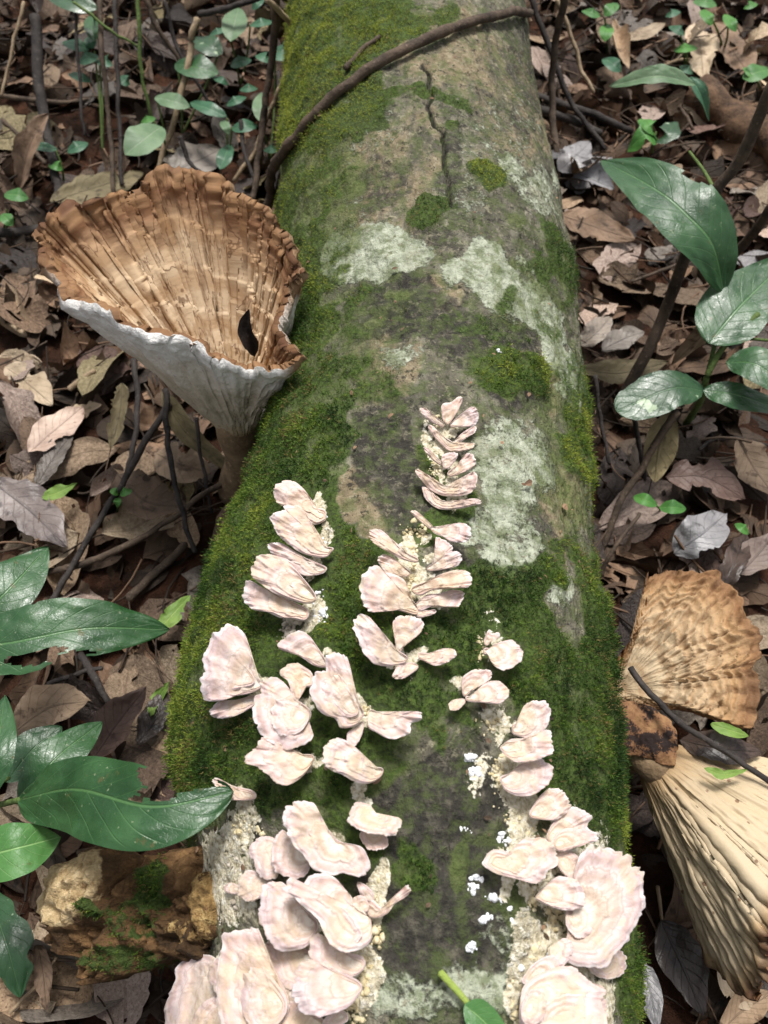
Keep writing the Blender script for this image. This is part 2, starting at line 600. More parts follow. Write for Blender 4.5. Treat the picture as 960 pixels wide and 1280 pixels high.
def mat_chunk():
    M = Mat('rotten_conk_flesh', 0.85, 0.2)
    p = M.pos()
    n = M.noise(p, 45, 7, 0.65)
    f = M.noise(p, 170, 5, 0.65)
    c = M.ramp(n, [(0.3, (0.03, 0.02, 0.012)), (0.5, (0.105, 0.058, 0.026)), (0.62, (0.21, 0.118, 0.052)), (0.75, (0.32, 0.195, 0.085))])
    cream = M.ramp(f, [(0.3, (0.24, 0.15, 0.07)), (0.5, (0.50, 0.37, 0.20)), (0.7, (0.66, 0.52, 0.32))])
    gold = M.ramp(f, [(0.35, (0.10, 0.06, 0.025)), (0.5, (0.30, 0.19, 0.075)), (0.68, (0.50, 0.36, 0.16))])
    a = M.math('ADD', M.attr('cream'), M.math('MULTIPLY', M.math('SUBTRACT', n, 0.5), 0.9))
    c = M.mix(M.ss(a, 0.4, 0.56), c, cream)
    a = M.math('ADD', M.attr('gold'), M.math('MULTIPLY', M.math('SUBTRACT', M.noise(p, 130, 6, 0.75), 0.5), 3.2))
    c = M.mix(M.ss(a, 0.45, 0.58), c, gold)
    a = M.math('ADD', M.attr('moss'), M.math('MULTIPLY', M.math('SUBTRACT', f, 0.5), 1.4))
    c = M.mix(M.ss(a, 0.45, 0.6), c, (0.05, 0.075, 0.018))
    M.set('Base Color', c)
    M.set('Normal', M.bump(M.math('ADD', M.math('MULTIPLY', f, 1.2), n), 1.0, 0.004))
    return M.m


def mat_leaf(name, a, b, rough=0.32, spec=0.5, vein=(0.16, 0.26, 0.09), blotch=None, trans=0.12, dull=(0.05, 0.08, 0.04)):
    M = Mat(name, rough, spec)
    uv = M.sep(M.attr('surface_map', True))
    p = M.obj()
    n = M.noise(p, 35, 4, 0.6)
    f = M.noise(p, 260, 4, 0.6)
    c = M.ramp(n, [(0.35, a), (0.65, b)])
    u, v = uv[0], uv[1]
    av = M.math('ABSOLUTE', v)
    mid = M.ss(av, 0.055, 0.015)
    ph = M.math('SUBTRACT', M.math('MULTIPLY', u, 9.0), M.math('MULTIPLY', av, 2.2))
    sv = M.math('ABSOLUTE', M.math('SUBTRACT', M.math('FRACT', ph), 0.5))
    side = M.math('MULTIPLY', M.ss(sv, 0.06, 0.01), M.ss(av, 1.0, 0.75))
    vn = M.math('MAXIMUM', mid, M.math('MULTIPLY', side, 0.38))
    c = M.mix(M.math('MULTIPLY', vn, 0.75), c, vein)
    c = M.mix(M.math('MULTIPLY', M.ss(f, 0.60, 0.72), 0.35), c, dull)
    if blotch:
        c = M.mix(M.ss(M.noise(M.vadd(p, (1.3, 0.2, 0.7)), 60, 3, 0.5), 0.66, 0.69), c, blotch)
    M.set('Base Color', c)
    rr = M.math('MULTIPLY_ADD', M.noise(p, 70, 6, 0.7), 0.7, rough - 0.34)
    c = M.mix(M.math('MULTIPLY', M.ss(M.noise(p, 420, 2, 0.5), 0.70, 0.73), 0.6), c, (0.26, 0.30, 0.18))
    c = M.mix(M.math('MULTIPLY', M.ss(M.noise(M.vadd(p, (2.2, 0.4, 0.9)), 120, 4, 0.6), 0.64, 0.70), 0.6), c, (0.10, 0.085, 0.03))
    net = M.voro(p, 520, 'DISTANCE_TO_EDGE')
    M.set('Base Color', c)
    M.set('Roughness', rr)
    h = M.math('ADD', M.math('MULTIPLY', vn, -0.8), M.math('MULTIPLY', n, 1.6))
    h = M.math('ADD', h, M.math('MULTIPLY', f, 0.15))
    h = M.math('ADD', h, M.math('MULTIPLY', M.ss(net, 0.0, 0.12), 0.05))
    M.set('Normal', M.bump(h, 0.5, 0.0016))
    M.translucent(vein, trans)
    return M.m


def mat_dead(name, a, b, spot, rough=0.7, spec=0.3, tint=False):
    M = Mat(name, rough, spec)
    uv = M.sep(M.attr('surface_map', True))
    p = M.obj()
    r = M.rand()
    off = M.n('ShaderNodeCombineXYZ')
    for k in range(3):
        M.put(off.inputs[k], M.math('MULTIPLY', r, 3.7 + 2.9 * k))
    q = M.vadd(p, off.outputs[0])
    n = M.noise(q, 28, 6, 0.62)
    f = M.noise(q, 150, 5, 0.65)
    c = M.ramp(n, [(0.3, a), (0.68, b)])
    c = M.mix(M.math('MULTIPLY', M.ss(M.noise(q, 60, 5, 0.6, 0.4), 0.56, 0.66), 0.8), c, spot)
    c = M.mix(M.math('MULTIPLY', M.ss(f, 0.58, 0.7), 0.5), c, spot)
    u, v = uv[0], uv[1]
    av = M.math('ABSOLUTE', v)
    mid = M.ss(av, 0.09, 0.02)
    ph = M.math('SUBTRACT', M.math('MULTIPLY', u, 8.0), M.math('MULTIPLY', av, 2.0))
    sv = M.math('ABSOLUTE', M.math('SUBTRACT', M.math('FRACT', ph), 0.5))
    vn = M.math('MAXIMUM', mid, M.math('MULTIPLY', M.ss(sv, 0.08, 0.01), 0.4))
    c = M.mix(M.math('MULTIPLY', vn, 0.4), c, tuple(x * 0.5 for x in a))
    c = M.mix(1.0, c, M.ramp(r, [(0, (0.42, 0.40, 0.39)), (0.5, (0.92, 0.90, 0.88)), (1, (1.42, 1.34, 1.24))]), 'MULTIPLY')
    if tint:
        c = M.mix(1.0, c, M.ramp(M.attr('tint'), [(0, (0.22, 0.20, 0.19)), (0.3, (0.5, 0.45, 0.40)), (0.45, (0.95, 0.82, 0.70)), (0.6, (0.85, 0.86, 0.86)), (0.75, (1.3, 1.1, 0.92)), (0.88, (1.7, 1.5, 1.4)), (1, (2.5, 2.2, 1.9))]), 'MULTIPLY')
    M.set('Base Color', c)
    h = M.math('ADD', M.math('MULTIPLY', vn, 0.5), M.math('MULTIPLY', n, 1.6))
    h = M.math('ADD', h, M.math('MULTIPLY', f, 0.5))
    M.set('Normal', M.bump(h, 0.7, 0.0022))
    return M.m


def mat_wood(name, a, b, rough=0.8, sc=60):
    M = Mat(name, rough, 0.25)
    p = M.obj()
    n = M.noise(p, sc, 6, 0.65)
    f = M.noise(p, sc * 5, 4, 0.6)
    c = M.ramp(n, [(0.32, a), (0.68, b)])
    c = M.mix(M.math('MULTIPLY', M.ss(f, 0.6, 0.7), 0.4), c, tuple(min(1, x * 2.2 + 0.03) for x in b))
    M.set('Base Color', c)
    M.set('Normal', M.bump(M.math('ADD', n, f), 0.8, 0.0015))
    return M.m


def mat_soil():
    M = Mat('soil', 0.95, 0.1)
    p = M.pos()
    n = M.noise(p, 25, 7, 0.7)
    f = M.noise(p, 220, 5, 0.7)
    c = M.ramp(n, [(0.3, (0.016, 0.011, 0.008)), (0.55, (0.06, 0.028, 0.017)), (0.75, (0.13, 0.055, 0.03))])
    c = M.mix(M.math('MULTIPLY', M.ss(f, 0.6, 0.7), 0.5), c, (0.16, 0.08, 0.045))
    M.set('Base Color', c)
    M.set('Normal', M.bump(M.math('ADD', M.math('MULTIPLY', n, 2), f), 1.0, 0.006))
    return M.m


BARK, MOSS, BRACKET, SOIL = mat_bark(), mat_moss(), mat_bracket(), mat_soil()
CREAM_CRUST = mat_crust('cream_crust', (0.55, 0.45, 0.25), (0.78, 0.70, 0.50))
WHITE_MOLD = mat_crust('white_mold', (0.74, 0.76, 0.80), (0.86, 0.86, 0.88))
GREY_CRUST = mat_crust('grey_crust', (0.34, 0.29, 0.23), (0.66, 0.60, 0.52))
FUN_IN, FUN_OUT, CREAM_OUT, FAN, SCRAP, CHUNK = mat_funnel_inner(), mat_funnel_outer(), mat_cream_outer(), mat_fan(), mat_scrap(), mat_chunk()
GLOSSY = mat_leaf('glossy_green_leaf', (0.016, 0.060, 0.018), (0.034, 0.102, 0.032), 0.36, 0.6, (0.085, 0.19, 0.065), trans=0.06)
SPOTTED = mat_leaf('spotted_green_leaf', (0.014, 0.05, 0.018), (0.030, 0.084, 0.032), 0.36, 0.6, (0.06, 0.13, 0.055), (0.36, 0.46, 0.30), trans=0.05)
BRIGHT = mat_leaf('bright_green_leaf', (0.05, 0.15, 0.04), (0.08, 0.21, 0.055), 0.42, 0.4, (0.26, 0.44, 0.16))
LIME = mat_leaf('yellow_green_leaf', (0.13, 0.24, 0.045), (0.22, 0.34, 0.08), 0.5, 0.3, (0.42, 0.55, 0.16), trans=0.2)
SEED = mat_leaf('seedling_leaf', (0.03, 0.095, 0.05), (0.06, 0.16, 0.085), 0.4, 0.45, (0.17, 0.31, 0.17))
PALELEAF = mat_leaf('pale_leaf', (0.10, 0.18, 0.09), (0.20, 0.30, 0.17), 0.45, 0.4, (0.34, 0.43, 0.29), trans=0.2)
FERN = mat_leaf('fern_green_leaf', (0.05, 0.16, 0.035), (0.09, 0.25, 0.05), 0.45, 0.35, (0.16, 0.34, 0.09))
DEAD = {
    'tan': mat_dead('dead_leaf_tan', (0.18, 0.125, 0.082), (0.42, 0.315, 0.22), (0.085, 0.052, 0.034)),
    'cream': mat_dead('dead_leaf_cream', (0.34, 0.26, 0.17), (0.66, 0.54, 0.40), (0.20, 0.13, 0.08)),
    'brown': mat_dead('dead_leaf_brown', (0.075, 0.050, 0.035), (0.22, 0.155, 0.11), (0.035, 0.023, 0.017)),
    'grey': mat_dead('dead_leaf_grey', (0.13, 0.11, 0.095), (0.30, 0.265, 0.23), (0.055, 0.045, 0.04), 0.5, 0.45),
    'pink': mat_dead('dead_leaf_pinkish', (0.25, 0.18, 0.15), (0.52, 0.42, 0.365), (0.13, 0.08, 0.06), 0.55, 0.4),
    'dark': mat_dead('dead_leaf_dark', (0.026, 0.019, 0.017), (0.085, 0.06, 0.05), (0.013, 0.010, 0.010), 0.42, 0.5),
    'russet': mat_dead('dead_leaf_russet', (0.105, 0.06, 0.048), (0.24, 0.155, 0.125), (0.06, 0.03, 0.024), 0.55, 0.4),
    'silver': mat_dead('dead_leaf_silver', (0.15, 0.15, 0.165), (0.32, 0.315, 0.33), (0.06, 0.057, 0.06), 0.4, 0.55),
    'olive': mat_dead('dead_leaf_olive', (0.15, 0.125, 0.065), (0.34, 0.285, 0.165), (0.07, 0.055, 0.03)),
}
LITTER = mat_dead('leaf_litter', (0.055, 0.039, 0.028), (0.165, 0.12, 0.088), (0.022, 0.016, 0.012), tint=True)
TWIG = mat_wood('twig_bark', (0.035, 0.026, 0.02), (0.12, 0.085, 0.06))
DKTWIG = mat_wood('dark_twig_bark', (0.016, 0.014, 0.014), (0.06, 0.05, 0.045))
PALETWIG = mat_wood('pale_twig_bark', (0.20, 0.14, 0.085), (0.42, 0.32, 0.21))
GREENSTEM = mat_wood('green_stem_bark', (0.06, 0.10, 0.025), (0.12, 0.17, 0.05))
ROTWOOD = mat_wood('rotten_wood', (0.022, 0.013, 0.009), (0.17, 0.10, 0.058), sc=70)
FUNSTEM = mat_wood('mushroom_stem_flesh', (0.12, 0.075, 0.04), (0.36, 0.26, 0.155), sc=45)
BLACK = mat_wood('black_scrap', (0.008, 0.006, 0.005), (0.03, 0.02, 0.016))

# ------------------------------------------------------------------ the log: axis and radius from its two edges
ROWS = np.array([-400, -200, 0, 100, 200, 300, 400, 500, 600, 700, 800, 900, 1000, 1100, 1280, 1500], float)
LE = np.array([429, 397, 365, 359, 351, 348, 348, 340, 310, 270, 242, 222, 228, 252, 264, 270], float)
RE = np.array([603, 629, 655, 669, 690, 712, 723, 730, 735, 742, 757, 767, 775, 783, 796, 816], float)
LOGZ = 0.12
_dl, _dr = rays(LE, ROWS), rays(RE, ROWS)
_al, _ar = np.arctan2(_dl[:, 0], -_dl[:, 2]), np.arctan2(_dr[:, 0], -_dr[:, 2])
_m, _a = (_al + _ar) / 2, (_ar - _al) / 2
_d = (CAM[2] - LOGZ) / np.cos(_m)
LY = 0.5 * (_dl[:, 1] * _d * np.cos(_a) / np.hypot(_dl[:, 0], _dl[:, 2]) + _dr[:, 1] * _d * np.cos(_a) / np.hypot(_dr[:, 0], _dr[:, 2]))
LX = CAM[0] + _d * np.sin(_m)
LR = _d * np.sin(_a)
_o = np.argsort(LY)
LY, LX, LR = LY[_o], LX[_o], LR[_o]
LY = np.concatenate([[-0.6], LY, [3.2]])
LX = np.concatenate([[LX[0]], LX, [LX[-1] + 0.01]])
LR = np.concatenate([[LR[0]], LR, [LR[-1] * 0.95]])


def log_c(y):
    return np.interp(y, LY, LX), np.interp(y, LY, LR)


def on_log(px, py):
    """where the view meets the log (or passes closest to it)"""
    D = rays(np.atleast_1d(px), np.atleast_1d(py))
    ts = np.linspace(0.2, 2.6, 1400)
    P = CAM + D[:, None, :] * ts[None, :, None]
    cx, r = log_c(P[..., 1])
    g = np.hypot(P[..., 0] - cx, P[..., 2] - LOGZ) - r
    hit = g < 0
    k = np.where(hit.any(1), hit.argmax(1), g.argmin(1))
    return P[np.arange(len(k)), k]


def log_n(P):
    cx, r = log_c(P[..., 1])
    return nrm(np.stack([P[..., 0] - cx, 0 * cx, P[..., 2] - LOGZ], -1))


def ell(px, py, L):
    """soft union of ellipses (x, y, rx, ry, angle, weight) in the log's visible map"""
    r = np.zeros_like(px)
    for e in L:
        x, y, rx, ry = e[:4]
        a = math.radians(e[4] if len(e) > 4 else 0)
        w = e[5] if len(e) > 5 else 1.0
        dx, dy = px - x, py - y
        u, v = (dx * math.cos(a) + dy * math.sin(a)) / rx, (-dx * math.sin(a) + dy * math.cos(a)) / ry
        r = np.maximum(r, w * sstep(1.35, 0.65, np.hypot(u, v)))
    return r


MOSS_E = [(345, 560, 50, 130, 0, .95), (350, 420, 36, 110, 0, .95), (275, 640, 40, 60, 0, .95), (395, 80, 80, 130, 8), (460, 30, 80, 45), (525, 22, 50, 20, 0, .7), (440, 150, 55, 35, -30, .75), (520, 118, 65, 12, 10, .75), (562, 126, 30, 12, 10, .7),
          (392, 215, 40, 80, 15, .62), (372, 290, 40, 70, 0, .7), (425, 215, 25, 35, 20, .55), (612, 222, 26, 19, 20, 1), (540, 262, 36, 17, -5, .8), (552, 165, 12, 10, 0, .7),
          (378, 400, 40, 90, 0, .95), (392, 520, 55, 110, 0, .95), (450, 500, 60, 60, 20, .55), (470, 390, 70, 30, -15, .55), (420, 330, 25, 40, 0, .5), (600, 400, 60, 30, 20, .5),
          (690, 340, 32, 70, -15, .7), (665, 400, 55, 30, 35, .6), (645, 470, 58, 36, 5, 1), (720, 480, 20, 50, 0, .6), (727, 550, 24, 60, 0, 1), (715, 720, 40, 55, 0, .75), (735, 640, 16, 60, 0, .5),
          (535, 590, 25, 55, 0, 1), (555, 645, 45, 34, 0, .95), (320, 680, 85, 95, 0, 1), (430, 760, 60, 130, 0, 1), (280, 840, 80, 150, 0, 1), (330, 960, 130, 70, 0, 1),
          (420, 890, 95, 130, 0, 1), (500, 840, 75, 85, 0, .95), (470, 965, 55, 50, 0, .85), (410, 640, 40, 50, 0, .85), (370, 560, 55, 50, 0, .9), (480, 690, 50, 40, 0, .7),
          (650, 760, 110, 62, 0, 1), (725, 850, 75, 120, 0, 1), (605, 830, 75, 80, 0, .9), (745, 970, 45, 110, 0, 1), (710, 970, 60, 80, 0, .85), (560, 905, 45, 60, 0, .75),
          (512, 1080, 24, 32, 0, .85), (772, 1090, 26, 80, 0, .85), (790, 1210, 30, 80, 0, .75), (430, 1040, 60, 60, 0, .7), (240, 1000, 40, 60, 0, .8), (690, 1190, 60, 60, 0, .6)]
MOSS_HOLES = [(460, 632, 28, 44, 0, 1), (500, 610, 28, 60, 0, 1), (700, 760, 26, 26, 0, .8), (640, 600, 58, 80, -12, 1), (560, 1010, 45, 60, 0, .8), (715, 745, 14, 60, 0, .5), (610, 890, 30, 34, 0, .7), (585, 940, 40, 40, 0, .7)]
LICH_E = [(462, 318, 70, 38, -12, 1.25), (608, 330, 56, 27, 14, 1.1), (650, 372, 58, 26, 40, 1.1), (690, 420, 20, 60, -25, 1.1), (712, 470, 10, 50, -15, .9), (640, 592, 52, 66, -15, .8), (618, 660, 60, 26, 10, .75),
          (640, 692, 38, 26, 0, .75), (702, 742, 18, 18, 0, .7), (430, 100, 40, 26, 0, .55), (615, 165, 60, 55, 0, .38), (678, 245, 22, 42, -20, .65), (638, 212, 22, 14, 30, .75),
          (575, 248, 50, 30, 0, .45), (600, 1235, 60, 45, 0, .8), (515, 1250, 55, 32, 0, .7), (650, 160, 20, 60, 0, .4), (505, 450, 24, 14, 0, .6), (450, 300, 30, 70, 0, .4), (450, 160, 50, 50, 0, .4),
          (640, 1170, 40, 30, 0, .5), (655, 50, 20, 60, 0, .3)]
DARK_E = [(225, 1240, 60, 110, 0, 1.3), (235, 1100, 40, 60, 0, 1.0), (500, 385, 80, 44, -10, .75), (600, 425, 80, 45, 10, .85), (480, 560, 44, 70, 0, .9), (505, 610, 40, 60, 0, .75), (652, 500, 40, 26, 10, 1), (545, 1120, 100, 150, 0, 1.7), (520, 1010, 60, 50, 0, 1.3), (600, 560, 30, 50, 0, .6),  # first two put the lower left flank's shade into the bark colour
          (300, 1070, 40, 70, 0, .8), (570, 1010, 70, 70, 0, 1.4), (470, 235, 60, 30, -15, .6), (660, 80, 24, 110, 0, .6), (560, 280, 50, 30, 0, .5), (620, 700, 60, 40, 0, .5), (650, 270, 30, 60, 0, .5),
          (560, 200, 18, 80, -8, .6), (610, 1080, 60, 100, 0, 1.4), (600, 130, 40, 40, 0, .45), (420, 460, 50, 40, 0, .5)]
TAN_E = [(458, 632, 28, 40, 0, 1), (560, 60, 80, 60, 0, .6), (450, 210, 70, 80, 0, .6), (500, 300, 60, 40, 0, .4), (640, 130, 60, 90, 0, .55), (480, 470, 46, 70, 0, .6), (555, 360, 30, 22, 0, .7),
         (700, 640, 24, 90, 0, .6), (690, 470, 26, 70, 0, .6), (670, 900, 40, 50, 0, .3), (600, 640, 30, 30, 0, .4), (520, 200, 30, 90, 0, .5)]
ALGAE_E = [(400, 230, 60, 120, 0, .8), (568, 1085, 18, 32, 0, 1.2), (650, 1140, 16, 50, 0, 1.1), (700, 560, 40, 150, 0, .6), (560, 1200, 60, 60, 0, .3), (660, 320, 50, 70, 0, .5), (430, 420, 70, 70, 0, .6), (600, 200, 90, 70, 0, .3)]
CRUST_E = [(512, 690, 14, 30, 10, 1), (508, 730, 16, 26, 0, 1), (540, 565, 8, 45, 0, .9), (400, 640, 8, 20, 0, .9), (404, 690, 9, 36, 0, .9), (398, 760, 12, 18, 0, .9), (300, 1000, 16, 16, 0, .9), (290, 1060, 30, 60, 15, .72),
           (612, 900, 20, 26, 0, .6), (625, 970, 20, 40, 0, .85), (650, 1020, 26, 50, -10, .8), (480, 1110, 14, 46, 0, .9), (462, 1230, 18, 50, 0, .9), (655, 1230, 34, 70, 0, 1), (700, 1200, 40, 30, 0, .9), (745, 1250, 26, 50, 0, .8), (300, 1110, 30, 50, 0, .75), (516, 842, 7, 30, 0, .55), (640, 1100, 14, 40, 0, .7), (705, 1100, 50, 90, 0, .6), (460, 990, 16, 18, 0, .8), (600, 800, 14, 40, 0, .42), (586, 960, 14, 30, 0, .5)]
YELLOW_E = [(400, 90, 90, 160, 0, 1), (500, 40, 80, 60, 0, .9), (400, 250, 70, 130, 0, .8), (612, 222, 40, 30, 0, .9), (720, 720, 40, 60, 0, .6), (645, 470, 60, 40, 0, .45), (727, 560, 26, 90, 0, .6),
            (240, 850, 50, 120, 0, .5), (430, 720, 50, 90, 0, .45), (300, 660, 70, 60, 0, .3), (540, 600, 40, 60, 0, .5), (380, 470, 40, 160, 0, .35), (790, 1150, 30, 150, 0, .5)]
def full(region, scale, pts):
    return [(region[0] + x / scale, region[1] + y / scale) for x, y in pts]


